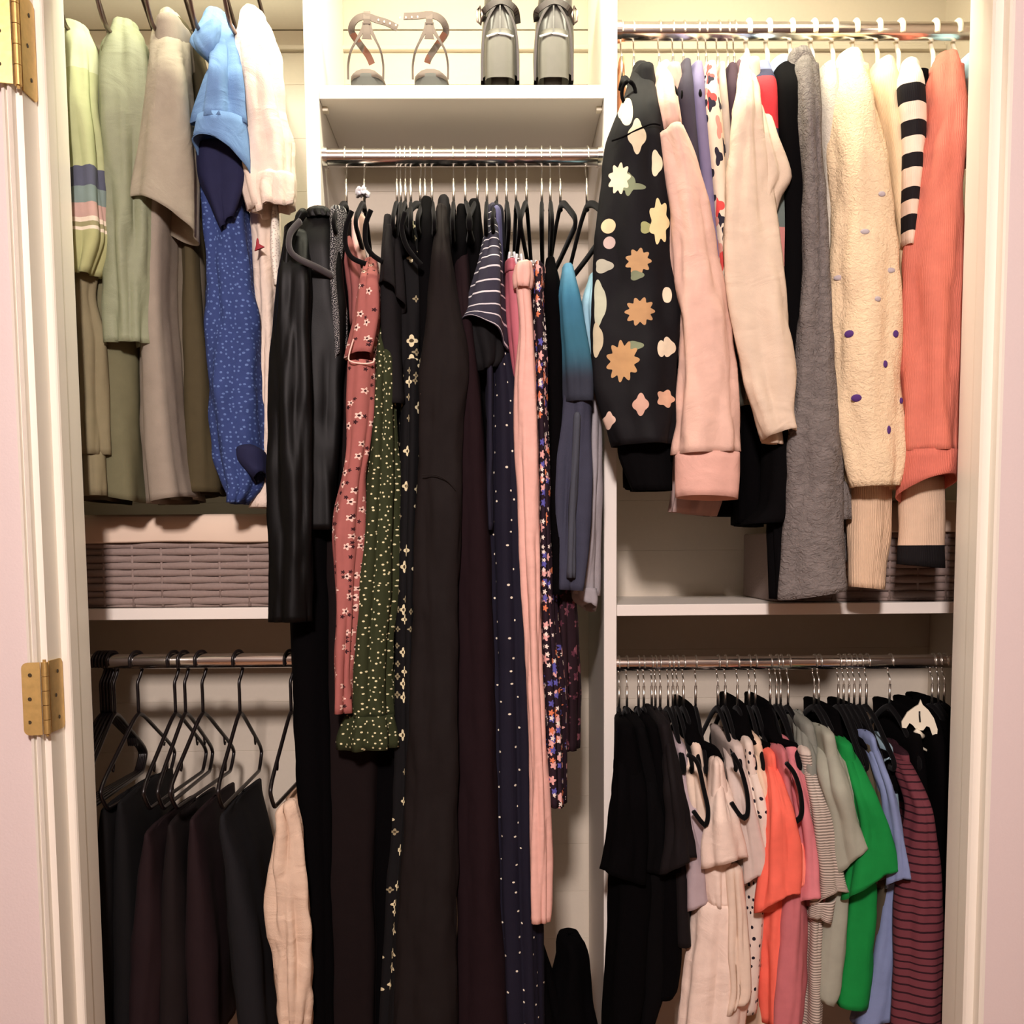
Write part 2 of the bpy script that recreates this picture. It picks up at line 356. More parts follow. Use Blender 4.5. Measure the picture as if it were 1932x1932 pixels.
# ------------------------------------------------------------------ cloth
def loft(name, secs, mat, parent=None, D=2.03, hd=0.03, q=None, nu=44, step=0.012, folds=((3, .0035, 2), (5, .0025, -4), (9, .0012, 7)),
         seed=0, dome=0.012, tilt=0.0, tilt_len=0.12, thick=0.0022, skew=0.0, wr=0.004, wf=7.0, grow=0.35, ribs=None, flat=2.0, close=True, wave=0.0):
    """hanging cloth: closed rings from the photographed outline of its near edge, given real depth.
    secs rows are (y, xl, xr[, D]) or ((xl, yl), (xr, yr)[, D])"""
    if q is None: q = 1.0 if hd < 0.06 else 0.5
    t0 = 0.5**(1/q)
    pts = []
    for s in secs:
        if isinstance(s[0], tuple): (xl, yl), (xr, yr) = s[0], s[1]; dd = s[2] if len(s) > 2 else D
        else: xl, yl, xr, yr = s[1], s[0], s[2], s[0]; dd = s[3] if len(s) > 3 else D
        ds = dd+2*hd*t0
        pts.append((P(xl, yl, ds), P(xr, yr, ds), dd))
    # arc length and monotone resampling
    cen = [(a+b)/2 for a, b, d in pts]; L = [0]
    for i in range(1, len(cen)): L.append(L[-1]+max((cen[i]-cen[i-1]).length, 0.002))
    tot = L[-1]; rows = max(6, int(tot/step)); out = []
    def cr(vals, s):
        i = 0
        while i < len(L)-2 and s > L[i+1]: i += 1
        h = L[i+1]-L[i]; t = (s-L[i])/h
        def m(j):
            if j == 0: return (vals[1]-vals[0])/(L[1]-L[0])
            if j == len(L)-1: return (vals[-1]-vals[-2])/(L[-1]-L[-2])
            a = (vals[j]-vals[j-1])/(L[j]-L[j-1]); b = (vals[j+1]-vals[j])/(L[j+1]-L[j])
            return (a+b)/2*0.8
        t2 = t*t; t3 = t2*t
        return vals[i]*(2*t3-3*t2+1)+m(i)*(h*(t3-2*t2+t))+vals[i+1]*(-2*t3+3*t2)+m(i+1)*(h*(t3-t2))
    A = [p[0] for p in pts]; B = [p[1] for p in pts]; DD = [p[2] for p in pts]
    V, UV1, UV2 = [], [], []
    rl = [tot*i/(rows-1) for i in range(rows)]
    ex = 2.0/flat
    seq = []
    if close:
        for k in range(4): seq.append((0.0, math.sin(math.pi/2*(k+0.15)/4), 1-math.cos(math.pi/2*(1-(k+0.15)/4))))
    seq += [(s, 1.0, 0.0) for s in rl]
    off = seed*13.37
    mh = sorted((b-a).length/2 for a, b, d in pts)[len(pts)//2]
    per = 2*math.pi*math.sqrt((mh*mh+hd*hd)/2) if q == 1.0 else 4*hd+2*mh
    for (s, sc, up) in seq:
        a = cr(A, s); b = cr(B, s); d = cr(DD, s); c = (a+b)/2; h = (b-a)/2
        f = s/tot; g = grow+(1-grow)*min(1, f*1.6)
        hw = h.length
        if per is None: per = 4*max(hw, 0.01)+3*hd
        upz = dome*up if sc < 1 else 0
        upz = dome*(1-math.sqrt(max(0, 1-(1-sc)**2))) if False else (dome*math.cos(math.asin(min(1, sc))) if sc < 1 else 0)
        for j in range(nu):
            th = 2*math.pi*j/nu
            ct, st = math.cos(th), math.sin(th)
            cx = math.copysign(abs(ct)**ex, ct); sy = math.copysign(abs(st)**ex, st)
            t = (1+sy)/2                       # 0 front .. 1 back
            if q != 1.0:
                sgn = 1 if ct >= 0 else -1
                wgt = math.sin(math.pi*min(max(t, 0), 1)**q)**0.6 if 0 < t < 1 else 0
                cx = sgn*wgt
            disp = 0.0
            for kk, am, dr in folds: disp += am*math.sin(kk*th+dr*s*2+off+kk*1.7)
            disp *= g
            pn = Vector((math.cos(th)*1.3+off, math.sin(th)*1.3, s*wf))
            disp += wr*(noise.noise(pn)+0.45*noise.noise(pn*2.7))*min(1, 0.4+f*2)
            if ribs: disp += ribs[1]*math.sin(ribs[0]*th)
            lim = 0.55*min(hw, hd) if min(hw, hd) > 0.001 else 0.001
            disp = max(-lim, min(lim*1.4, disp))*sc
            p = c+h*(cx*sc)
            y = d+hd*2*t if sc == 1 else d+hd*(1+(2*t-1)*sc)
            p = Vector((p.x, y, p.z+upz))
            if q == 1.0: p += Vector((ct*disp, st*disp, 0))
            else: p += Vector((ct if abs(st) > .9 else math.copysign(1, ct), st*0.6, 0))*disp
            p.x += skew*t
            if tilt:
                e = max(0, (s-(tot-tilt_len))/tilt_len); p.z += tilt*(0.5-t)*2*e*e
            if wave:
                e = max(0, (s-(tot-0.06))/0.06); p.z += wave*math.sin(4*th+off)*e
            V.append(p); UV1.append((th/(2*math.pi)*per, s)); UV2.append((th/(2*math.pi), f))
    n = len(seq); Fc = []
    for i in range(n-1):
        for j in range(nu):
            Fc.append((i*nu+j, i*nu+(j+1) % nu, (i+1)*nu+(j+1) % nu, (i+1)*nu+j))
    if close: Fc.append(tuple(range(nu)))
    me = bpy.data.meshes.new(name); me.from_pydata([tuple(v) for v in V], [], Fc); me.update()
    me.polygons.foreach_set('use_smooth', [True]*len(me.polygons))
    for nm, src, wrap in (('UVMap', UV1, per), ('Length', UV2, 1.0)):
        ul = me.uv_layers.new(name=nm); data = [0.0]*(2*len(me.loops))
        for p in me.polygons:
            vs = [me.loops[l].vertex_index for l in p.loop_indices]
            last = len(vs) == 4 and any(v % nu == nu-1 for v in vs)
            for l, v in zip(p.loop_indices, vs):
                u, vv = src[v]
                if last and v % nu == 0: u += wrap
                data[2*l] = u; data[2*l+1] = vv
        ul.data.foreach_set('uv', data)
    me.materials.append(mat)
    o = bpy.data.objects.new(name, me)
    if parent is not None: link_world(o, parent)
    else: COL.objects.link(o)
    if thick:
        md = o.modifiers.new('cloth_thickness', 'SOLIDIFY'); md.thickness = thick; md.offset = -1
    return o
def garment(name, label, cat, parts, group=None):
    """parts: list of (part_name, secs, mat, kwargs); the first one gives the place of the thing"""
    if len(parts) == 1:
        pn, secs, mat, kw = parts[0]; o = loft(name, secs, mat, **kw); return tag(o, label, cat, group)
    s = parts[0][1][0]; D = parts[0][3].get('D', 2.03)
    p = P((s[0][0] if isinstance(s[0], tuple) else s[1]), (s[0][1] if isinstance(s[0], tuple) else s[0]), D)
    t = thing(name, label, cat, p, group)
    for pn, secs, mat, kw in parts: loft(pn, secs, mat, t, **kw)
    return t
# ------------------------------------------------------------------ hangers
def V3(s, z, x=0.0): return Vector((x, s, z))
def proto(kind, r):
    """hanger hung on a rod of radius r: origin at the rod's centre, hanger plane along y"""
    R = r+0.003
    root = bpy.data.objects.new('clothes_hanger', None); root.empty_display_size = 0.03
    def part(nm, vf, mat, sm=True, parent=root):
        me = bpy.data.meshes.new(nm); me.from_pydata([tuple(v) for v in vf[0]], [], vf[1]); me.update()
        me.polygons.foreach_set('use_smooth', [sm]*len(me.polygons)); me.materials.append(mat)
        o = bpy.data.objects.new(nm, me); o.parent = parent; return o
    if kind == 'tube': R = r+0.0058
    arc = [V3(R*math.cos(a), R*math.sin(a)) for a in [math.radians(200-d) for d in range(0, 250, 14)]]
    # the hook opens to the back, its shank comes down under the rod's centre
    out = []
    if kind == 'velvet':
        shank = [V3(0.012, -R*1.35), V3(0.002, -R*1.9), V3(0, -0.052), V3(0, -0.093)]
        hk = smoothpath([V3(-R*math.cos(math.radians(a)), R*math.sin(math.radians(a))) for a in (-20, 20, 60, 90, 120, 160, 200, 225)]+shank, 4)
        out.append(part('hook', sweep(hk, 0.0017, 0.0017, 8), M_wire))
        out.append(part('sleeve', sweep([V3(0, -0.048), V3(0, -0.093)], 0.0028, 0.0028, 8), M_wplast if False else M_wire))
        sh = smoothpath([V3(0, -0.100), V3(0.02, -0.102), V3(0.07, -0.118), V3(0.14, -0.152), V3(0.195, -0.180), V3(0.212, -0.195), V3(0.205, -0.203)], 5)
        bar = [V3(0.205, -0.203), V3(0.10, -0.205), V3(0, -0.206)]
        full = sh+bar[1:]; mir = [V3(-p.y, p.z) for p in reversed(full)][1:-1]
        loop = full+mir
        out.append(part('frame', sweep(loop, 0.0042, 0.0078, 10, closed=True), M_velvet))
        nk = sweep([V3(0, -0.088), V3(0, -0.098), V3(0, -0.108)], 0.0036, 0.009, 10, taper=lambda t: 0.5+t*0.9)
        out.append(part('neck', nk, M_velvet))
    elif kind in ('tube', 'white', 'wood'):
        mat = {'tube': M_bplast, 'white': M_wplast, 'wood': M_gun}[kind]; a0 = 0.0042 if kind != 'white' else 0.0045
        shank = [V3(0.008, -R*1.45), V3(0.0, -R*2.1), V3(0, -0.07), V3(0, -0.110)]
        hk = smoothpath([V3(-R*math.cos(math.radians(a)), R*math.sin(math.radians(a))) for a in (-25, 20, 60, 90, 120, 160, 200, 222)]+shank, 4)
        rk = a0*0.8 if kind != 'white' else 0.0046
        out.append(part('hook', sweep(hk, rk, rk*1.1, 10), mat))
        zs = 0.03 if kind == 'white' else 0.0
        sh = smoothpath([V3(0, -0.113+zs), V3(0.03, -0.124+zs), V3(0.10, -0.166+zs), V3(0.175, -0.212+zs), V3(0.200, -0.232+zs), V3(0.203, -0.247+zs), V3(0.178, -0.276+zs), V3(0.16, -0.280+zs)], 5)
        bar = [V3(0.16, -0.280+zs), V3(0.08, -0.280+zs), V3(0, -0.280+zs)]
        full = sh+bar[1:]; mir = [V3(-p.y, p.z) for p in reversed(full)][1:-1]
        out.append(part('frame', sweep(full+mir, a0, a0, 10, closed=True), mat))
        for s in (-1, 1):
            nt_ = smoothpath([V3(s*0.135, -0.188+zs), V3(s*0.137, -0.202+zs), V3(s*0.141, -0.210+zs), V3(s*0.146, -0.204+zs)], 4)
            out.append(part('strap_notch', sweep(nt_, a0*0.5, a0*0.5, 8), mat))
    return root, out
PROTO = {(k, r): proto(k, r) for k, r in (('velvet', RC), ('velvet', 0.0155), ('tube', 0.0165), ('white', RC), ('wood', RC), ('tube', 0.0155), ('velvet2', RC)) if k != 'velvet2'}
ORD = ['first', 'second', 'third', 'fourth', 'fifth', 'sixth', 'seventh', 'eighth', 'ninth', 'tenth', 'eleventh', 'twelfth', 'thirteenth', 'fourteenth', 'fifteenth',
       'sixteenth', 'seventeenth', 'eighteenth', 'nineteenth', 'twentieth', 'twenty-first', 'twenty-second', 'twenty-third', 'twenty-fourth', 'twenty-fifth', 'twenty-sixth',
       'twenty-seventh', 'twenty-eighth', 'twenty-ninth', 'thirtieth', 'thirty-first', 'thirty-second', 'thirty-third', 'thirty-fourth']
used = set()
def hang(kind, r, px, py, z, yaw, label, group, sy=1.0):
    root, parts = PROTO[(kind, r)]
    h = root.copy(); COL.objects.link(h); h.location = (P(px, py, DR).x, DR, z-(0 if True else 0)); h.rotation_euler = (0, 0, math.radians(yaw))
    # rest the inside of the hook on top of the rod
    h.location.z = z-0.0012; h.scale = (1, 1, 1)
    kind2 = kind
    for c in parts:
        d = c.copy(); COL.objects.link(d); d.parent = h
        if c.name.split('.')[0] in ('frame', 'strap_notch'): d.scale = (1, sy, 1)
        if kind == 'tube' and c.name.startswith('hook'): d.rotation_euler = (0, 0, math.radians(-22))
    tag(h, label, 'hanger', group); return h
random.seed(5)
# centre rod
cx = [652, 686, 748, 755, 764, 774, 792, 801, 814, 855, 877, 900, 918, 937, 955, 973, 993, 1022, 1038, 1057, 1107]
for i, x in enumerate(cx):
    hang('velvet', RC, x, 297, ZC, random.uniform(-5, 5) if x < 1100 else 7, 'slim black velvet hanger with silver hook, %s from the left on the centre rod' % ORD[i], 'velvet hangers on the centre rod')
ux = [1173, 1196, 1244, 1270, 1290, 1318, 1333, 1355, 1374, 1386]
for i, x in enumerate(ux):
    hang('velvet', RC, x, 60, ZUR, random.uniform(-4, 4), 'slim velvet hanger with silver hook, %s from the left on the upper right rod' % ORD[i], 'velvet hangers on the upper right rod', 0.78)
for i, x in enumerate([1411, 1449, 1493, 1534, 1573, 1613, 1657, 1697, 1762, 1805]):
    hang('white', RC, x, 58, ZUR, random.uniform(-5, 3), 'white plastic hanger with thick hook, %s from the left among the white ones' % ORD[i], 'white hangers on the upper right rod', 0.80)
for i, x in enumerate([176, 258, 340, 420, 480]):
    hang('wood', RC, x, 20, ZUL, random.uniform(-4, 4), 'hanger with long dark steel hook, %s from the left in the upper left section' % ORD[i], 'hangers in the upper left section')
lx = [188, 194, 200, 206, 213, 258, 328, 347, 380, 450, 547]
for i, x in enumerate(lx):
    hang('tube', 0.0165, x, 1247, ZLL, random.uniform(-3, 3) if i > 4 else -2+i, 'black plastic tube hanger, %s from the left on the lower left rod' % ORD[i], 'black tube hangers on the lower left rod')
rx = [1168, 1183, 1205, 1215, 1230, 1237, 1246, 1261, 1270, 1278, 1290, 1313, 1355, 1369, 1392, 1414, 1426, 1454, 1466, 1474, 1488, 1537, 1546, 1583, 1593, 1603, 1613, 1624, 1636, 1680, 1760, 1772, 1783]
for i, x in enumerate(rx):
    hang('velvet', 0.0155, x, 1250, ZLR, random.uniform(-3, 3), 'slim black velvet hanger with silver hook, %s from the left on the lower right rod' % ORD[i], 'velvet hangers on the lower right rod', 0.74)
# ================================================================== garments
FB = [(3, .004, 1.5), (5, .003, -3), (8, .0015, 6)]      # soft folds
FS = [(2, .005, 1), (4, .006, -2), (7, .004, 4), (11, .002, -8)]   # strong folds
FP = [(3, .003, 0.3), (6, .006, 0.4), (11, .003, -0.6)]   # long pleats
def T(xl, yl, xr, yr, D=None): return ((xl, yl), (xr, yr)) if D is None else ((xl, yl), (xr, yr), D)
# ---- upper left ----------------------------------------------------
sage = (188, 196, 158)
m_polo = bands('sage_stripes_cloth', [(0, (190, 198, 160)), (0.25, (172, 180, 134)), (0.62, (84, 88, 104)), (0.685, (122, 140, 134)), (0.745, (190, 158, 146)), (0.80, (226, 212, 190)), (0.815, (150, 146, 108)), (0.83, (224, 212, 190)), (0.842, (168, 170, 120))], rough=0.9)
m_olive = fabric('olive_cloth', (128, 120, 92))
m_dolive = fabric('dark_olive_cloth', (74, 66, 44))
m_sageb = fabric('pale_sage_satin', (132, 138, 110), rough=0.6, spec=0.4, wrinkle=True, bump=.3)
m_sageshade = fabric('sage_satin_shaded', (104, 102, 76))  # darker copy of the sage satin: shade on the blouse body put into its colour
m_taupe = fabric('taupe_linen', (158, 150, 132), bump=0.35, wrinkle=True)
m_taupe2 = fabric('taupe_linen_body', (146, 136, 122), bump=0.3)
m_grey1 = fabric('warm_grey_linen', (146, 132, 116), bump=0.3)
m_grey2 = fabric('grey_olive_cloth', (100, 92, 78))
m_denim = fabric('light_blue_chambray', (106, 142, 186), bump=0.45, wrinkle=True)
m_ddot = dots('blue_dotted_chambray', (50, 66, 116), (94, 118, 168), 95, 0.19, wrinkle=True, bump=.3)
m_navyin = fabric('dark_navy_inside', (30, 32, 62))
m_cream = fabric('cream_cotton', (236, 218, 200), bump=0.5, wrinkle=True)
m_creamlace = dots('cream_lace', (244, 236, 220), (205, 190, 175), 160, 0.22)
m_red = plain('dark_red_thread', (150, 30, 45), 0.7)
garment('long_sleeved_shirt', 'sage green long-sleeve top with navy, teal and pink sleeve stripes, nearest the left jamb', 'shirt', [
    ('sleeve', [(62, 108, 164, 2.08), (100, 112, 178, 2.04), (200, 120, 182), (300, 128, 196), (400, 134, 202), (455, 136, 205), (520, 138, 180)], m_polo, dict(D=2.0, hd=.026, seed=1, folds=FS, dome=.02)),
    ('forearm', [(470, 138, 196), (560, 136, 178), (640, 140, 196), (720, 146, 197), (800, 150, 198), (858, 152, 199)], m_olive, dict(D=2.03, hd=.022, seed=2, folds=FB)),
    ('cuff', [(858, 154, 197), (935, 160, 200)], m_olive, dict(D=2.035, hd=.019, seed=2, folds=(), ribs=(22, .0012))),
    ('body', [(75, 120, 168), (200, 128, 178), (500, 140, 225), (800, 150, 232), (945, 156, 200)], m_dolive, dict(D=2.09, hd=.14, seed=3, folds=FB))])
garment('blouse', 'pale sage satin blouse between the striped sleeve and the taupe shirt', 'blouse', [
    ('sleeve', [(60, 214, 262, 2.12), (90, 198, 276, 2.06), (200, 188, 284), (320, 196, 286), (440, 200, 284), (540, 206, 282), (650, 214, 280)], m_sageb, dict(D=2.02, hd=.034, seed=4, folds=FS, wr=.008, dome=.02)),
    ('body', [(118, 210, 262), (200, 200, 278), (450, 196, 276), (650, 188, 274), (800, 190, 276), (900, 196, 278), T(200, 935, 280, 950)], m_sageshade, dict(D=2.06, hd=.15, seed=5, folds=FS))])
garment('short_sleeve_shirt', 'taupe linen shirt with wide short sleeve, right of the sage blouse', 'shirt', [
    ('sleeve', [(46, 308, 340, 2.13), (72, 294, 352, 2.08), (150, 284, 358), (250, 268, 366), (330, 259, 371), T(253, 382, 374, 450)], m_taupe, dict(D=2.0, hd=.05, seed=6, folds=FB, tilt=.018, tilt_len=.06, dome=.02)),
    ('body', [(56, 306, 350), (200, 296, 362), (400, 274, 330), (600, 272, 326), (750, 276, 336), (880, 282, 350), T(286, 950, 362, 938)], m_taupe2, dict(D=2.05, hd=.12, seed=7, folds=FP, q=.5)),
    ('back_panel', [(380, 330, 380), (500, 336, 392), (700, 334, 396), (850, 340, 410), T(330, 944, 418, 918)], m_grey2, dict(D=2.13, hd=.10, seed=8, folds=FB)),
    ('collar', [(40, 318, 342), (66, 316, 350)], m_taupe, dict(D=2.14, hd=.03, seed=9, folds=(), dome=.01))])
garment('vest', 'dark olive top with plum edging, half hidden between the taupe and blue shirts', 'top', [
    ('body', [(58, 330, 358), (120, 340, 372), (200, 352, 386), (260, 356, 388), (330, 358, 384), (420, 356, 380), (800, 362, 402), (930, 360, 410)], m_dolive, dict(D=2.11, hd=.10, seed=10, folds=FB)),
    ('trim_edge', [(90, 334, 339), (150, 346, 353), (230, 354, 361), (300, 358, 364)], fabric('plum_binding', (84, 40, 66)), dict(D=2.095, hd=.006, nu=16, folds=(), wr=0))])
garment('short_sleeve_shirt', 'light blue chambray shirt with turned-up cuff and dotted inside', 'shirt', [
    ('shoulder', [(42, 388, 432, 2.12), T(368, 84, 440, 60, 2.07), T(400, 122, 447, 100, 2.04), (150, 396, 452), (195, 384, 457), (236, 376, 460)], m_denim, dict(D=2.0, hd=.04, seed=11, folds=FS, wr=.009, dome=.02)),
    ('sleeve_cuff', [(228, 376, 461), (262, 371, 464), T(367, 282, 467, 330)], m_denim, dict(D=1.995, hd=.046, seed=12, folds=((3, .003, 0),), tilt=.03, tilt_len=.05, close=False)),
    ('sleeve_lining', [(280, 372, 464), (340, 378, 466), (390, 402, 450), T(424, 440, 440, 412)], m_navyin, dict(D=2.04, hd=.03, seed=13, folds=FB)),  # dark piece filling the sleeve opening; the hollow's shade is in its colour
    ('body', [(300, 378, 440), (400, 388, 462), (520, 392, 476), (640, 394, 490), (760, 398, 492), (860, 404, 500), (920, 424, 498), (950, 436, 470)], m_ddot, dict(D=2.06, hd=.055, seed=14, folds=FS, wr=.012)),
    ('hem_curl', [T(448, 850, 500, 858), T(452, 870, 503, 884), T(484, 910, 502, 896)], m_navyin, dict(D=2.045, hd=.03, seed=15, folds=(), tilt=.01)),
    ('collar', [T(368, 78, 416, 44, 2.06), T(378, 100, 414, 70), T(398, 118, 412, 96)], m_denim, dict(D=2.03, hd=.02, seed=16, folds=(), flat=3))])
garment('blouse', 'cream blouse with gathered sleeve and lace edge beside the left divider', 'blouse', [
    ('sleeve', [(40, 452, 500, 2.12), (70, 446, 514, 2.07), (140, 452, 524), (210, 456, 538), (270, 458, 552), (330, 464, 556), T(480, 402, 552, 378)], m_cream, dict(D=2.04, hd=.036, seed=17, folds=FS, wr=.012, dome=.024)),
    ('cuff_ruffle', [(338, 482, 556), (362, 476, 554), T(484, 404, 550, 390)], m_cream, dict(D=2.03, hd=.034, seed=18, folds=((9, .005, 1), (5, .003, 2)), wave=.004)),
    ('body', [(100, 460, 506), (300, 466, 520), (500, 488, 524), (700, 496, 524), (850, 498, 518), (958, 476, 512)], m_cream, dict(D=2.10, hd=.05, seed=19, folds=FB)),
    ('lace_edge', [(400, 516, 524), (470, 512, 526), (540, 520, 527)], m_creamlace, dict(D=2.085, hd=.012, seed=20, nu=24, folds=(), wr=.002)),
    ('tie_cord', [T(483, 462, 489, 460), T(480, 474, 500, 466)], m_red, dict(D=2.07, hd=.003, nu=10, folds=(), wr=0, thick=0))])
# ---- centre --------------------------------------------------------
BK = (20, 19, 20)
m_satin = fabric('black_satin', (4, 4, 4), rough=0.5, spec=0.18, bump=0.08, vary=0.15)
m_black = fabric('black_jersey', (6, 5, 6), rough=0.95, spec=0.05)
m_black2 = fabric('soft_black_cotton', (9, 8, 9), rough=0.95, spec=0.06)
m_char = fabric('charcoal_crepe', (28, 23, 22), rough=0.8, spec=0.12)
m_char2 = fabric('brown_black_wool', (26, 19, 19), rough=0.9, spec=.08)
m_speck = dots('black_white_lurex', (40, 40, 42), (190, 188, 186), 420, 0.26, rand=1.0)
m_rose = flowers('rose_floral', (166, 98, 92), [((240, 205, 190), 1.0, 0.5), ((50, 22, 28), 1.7, 0.3)], (60, 25, 30), 42, 0.30, 5)
m_rosep = fabric('rose_lining', (152, 90, 86))
m_piping = plain('blush_piping', (245, 205, 190), 0.8)
m_green = dots('green_dotted_viscose', (48, 54, 30), (232, 226, 180), 80, 0.14, rand=0.9)
m_cflow = flowers('black_cream_floral', (8, 7, 9), [((226, 216, 176), 1.0, 0.42), ((150, 140, 110), 1.6, 0.15)], (70, 60, 40), 30, 0.33, 4)
m_nstripe = stripes('navy_white_stripe', (54, 52, 66), (222, 218, 222), 0.0232, 0.13)
m_ndot = dots('navy_sparse_dots', (20, 18, 34), (235, 228, 205), 30, 0.062, rand=0.6)
m_mag = fabric('raspberry_satin', (190, 104, 116), rough=0.6)
m_salmon = fabric('salmon_pink_crepe', (232, 182, 168), rough=0.7, bump=0.25, wrinkle=True)
m_multi = flowers('dark_multicolour_floral', (38, 22, 34), [((232, 176, 170), 1.0, 0.55), ((225, 130, 90), 1.35, 0.3), ((92, 90, 170), 1.2, 0.3), ((240, 228, 215), 1.9, 0.25)], None, 38, 0.36, 5)
m_multi2 = flowers('dark_plum_floral', (34, 16, 24), [((130, 78, 88), 1.0, 0.5), ((90, 45, 60), 1.5, 0.4)], None, 34, 0.36, 5)
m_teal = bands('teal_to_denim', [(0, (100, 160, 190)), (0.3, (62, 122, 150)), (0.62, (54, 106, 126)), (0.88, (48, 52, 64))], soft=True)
m_navy = fabric('navy_cloth', (28, 27, 42))
m_ddenim = fabric('dark_denim', (58, 60, 76), bump=0.4)
m_pleat = fabric('blue_gunmetal', (70, 74, 84))
m_sky = fabric('pale_sky_cotton', (172, 216, 232))
m_heather = fabric('grey_heather_jersey', (160, 156, 160), bump=0.4)
def single(name, label, cat, secs, mat, group=None, **kw): return garment(name, label, cat, [(name, secs, mat, kw)], group)
garment('long_sleeve_blouse', 'black satin blouse with hanging long sleeve at the left divider', 'blouse', [
    ('sleeve', [(446, 538, 582, 2.03), (520, 527, 584), (620, 520, 586), (760, 512, 588), (900, 513, 588), (1050, 513, 589), T(510, 1174, 587, 1172)], m_satin, dict(D=1.99, hd=.022, seed=21, folds=FB, wr=.006)),
    ('bodice', [T(540, 432, 625, 404, 2.05), (470, 540, 638), (560, 545, 642), (680, 560, 638), (800, 570, 632), (1000, 580, 628)], m_satin, dict(D=2.03, hd=.06, seed=22, folds=FS, wr=.006, dome=.006)),
    ('yoke', [T(560, 414, 578, 403), T(545, 450, 556, 440), (520, 530, 552)], m_satin, dict(D=2.0, hd=.012, seed=23, folds=())),
    ('hanger_strap', [T(580, 402, 622, 402), T(584, 412, 624, 410)], m_satin, dict(D=2.04, hd=.012, seed=24, folds=((10, .003, 0),)))])
v, f = sweep(smoothpath([P(566, 418, 2.0), P(548, 440, 1.985), P(546, 468, 1.98), P(560, 486, 1.985), P(592, 502, 2.0), P(626, 520, 2.03)], 6), 0.0055, 0.0075, 10)
tag(mesh_obj('clothes_hanger', v, f, fabric('grey_velvet', (62, 58, 60), sheen=.3), smooth=True), 'thick charcoal padded hanger end curving over the black satin blouse', 'hanger')
single('trousers', 'black trousers hanging below the long black satin sleeve', 'trousers', [(560, 560, 618), (1150, 552, 622), (1400, 560, 626), (1700, 578, 628), (1945, 586, 630)], m_black, D=2.06, hd=.10, seed=25, folds=FP)
garment('cardigan', 'black and white speckled cardigan behind the black satin blouse', 'cardigan', [
    ('edge_band', [T(622, 406, 652, 402), (440, 624, 648), (520, 626, 640), (600, 628, 650), T(636, 690, 648, 660)], m_speck, dict(D=2.035, hd=.03, seed=26, folds=FB)),
    ('body', [(420, 630, 660), (600, 634, 664), (800, 626, 658), (940, 620, 650)], m_black2, dict(D=2.07, hd=.12, seed=27, folds=FB))])
single('dress', 'long brown-black wool dress left of the green dotted dress', 'dress', [(700, 626, 680), (900, 618, 720), (1200, 614, 730), (1500, 616, 712), (1945, 614, 712)], m_char2, D=2.08, hd=.09, seed=28, folds=FP)
single('dress', 'black long skirt reaching the frame bottom between the wool dress and charcoal coat', 'skirt', [(800, 700, 770), (1200, 706, 775), (1600, 704, 768), (1945, 706, 760)], m_black, D=2.10, hd=.10, seed=29, folds=FP)
garment('floral_dress', 'dusty rose floral dress with blush piping and narrow hanging skirt', 'dress', [
    ('bodice', [(500, 690, 712, 2.08), (540, 680, 716), (600, 674, 718), (640, 666, 712), (676, 658, 706)], m_rose, dict(D=2.0, hd=.028, seed=30, folds=FB, tilt=.008, tilt_len=.04)),
    ('upper_sleeve', [(452, 645, 664, 2.1), (500, 654, 676), (560, 660, 690), (620, 664, 684)], m_rosep, dict(D=2.06, hd=.05, seed=31, folds=FB)),
    ('sleeve', [(682, 659, 706), (760, 656, 704), (850, 655, 694), (900, 648, 686), (960, 634, 684), (1010, 630, 682), (1100, 636, 672), (1180, 638, 667), (1260, 634, 662), (1344, 632, 661)], m_rose, dict(D=2.0, hd=.02, seed=32, folds=FB, close=False)),
    ('strap', [(418, 668, 690), (450, 662, 684), (500, 678, 690)], m_piping, dict(D=2.12, hd=.03, seed=33, folds=()))])
pp = smoothpath([P(667, 640, 1.998), P(658, 672, 1.996), P(662, 682, 1.993), P(684, 686, 1.992), P(703, 684, 1.995), P(706, 676, 1.998)], 5)
v, f = sweep(pp, .0014, .0014, 8); o = mesh_obj('piping', v, f, M_wplast); 
o.parent = [x for x in bpy.data.objects if x.name.startswith('floral_dress')][0]; o.matrix_parent_inverse = world_of(o.parent).inverted(); o.data.materials[0] = m_piping
garment('dotted_dress', 'dark green dress with small cream dots and a gathered hem ruffle', 'dress', [
    ('skirt', [(590, 716, 738, 2.08), (680, 708, 742), (780, 700, 744), (900, 688, 748), (1000, 678, 746), (1100, 668, 744), (1200, 662, 734), (1300, 658, 732), (1350, 658, 736)], m_green, dict(D=2.02, hd=.034, seed=34, folds=FP, wr=.005)),
    ('ruffle', [(1346, 658, 738), (1370, 650, 744), (1395, 643, 746), T(644, 1412, 746, 1408)], m_green, dict(D=2.012, hd=.042, seed=35, folds=((7, .007, 0), (12, .003, 2)), close=False, grow=.5)),
    ('side_fold', [(1190, 732, 742), (1300, 730, 744), (1400, 734, 747)], m_green, dict(D=2.05, hd=.05, seed=36, folds=FB))])
def capsleeve(label, x0, x1, y0, yh, ys, m, seed, D=2.03, yb=780):
    return garment('cap_sleeve_top', label, 'top', [
        ('body', [(y0, (x0*2+x1)/3, (x0+x1*2)/3, D+.08), (y0+70, x0+6, x1-4), (yb-120, x0+8, x1-4), (yb, x0+12, x1)], m, dict(D=D+.03, hd=.15, seed=seed, folds=FS)),
        ('sleeve', [(y0+10, x0+10, x1-10, D+.05), (y0+60, x0+4, x1-6), T(x0, yh, x1, ys)], m, dict(D=D, hd=.03, seed=seed+1, folds=FB, tilt=.02, tilt_len=.05))])
m_blk3 = fabric('washed_black_knit', (30, 28, 29), rough=.9, bump=.3, spec=.1)
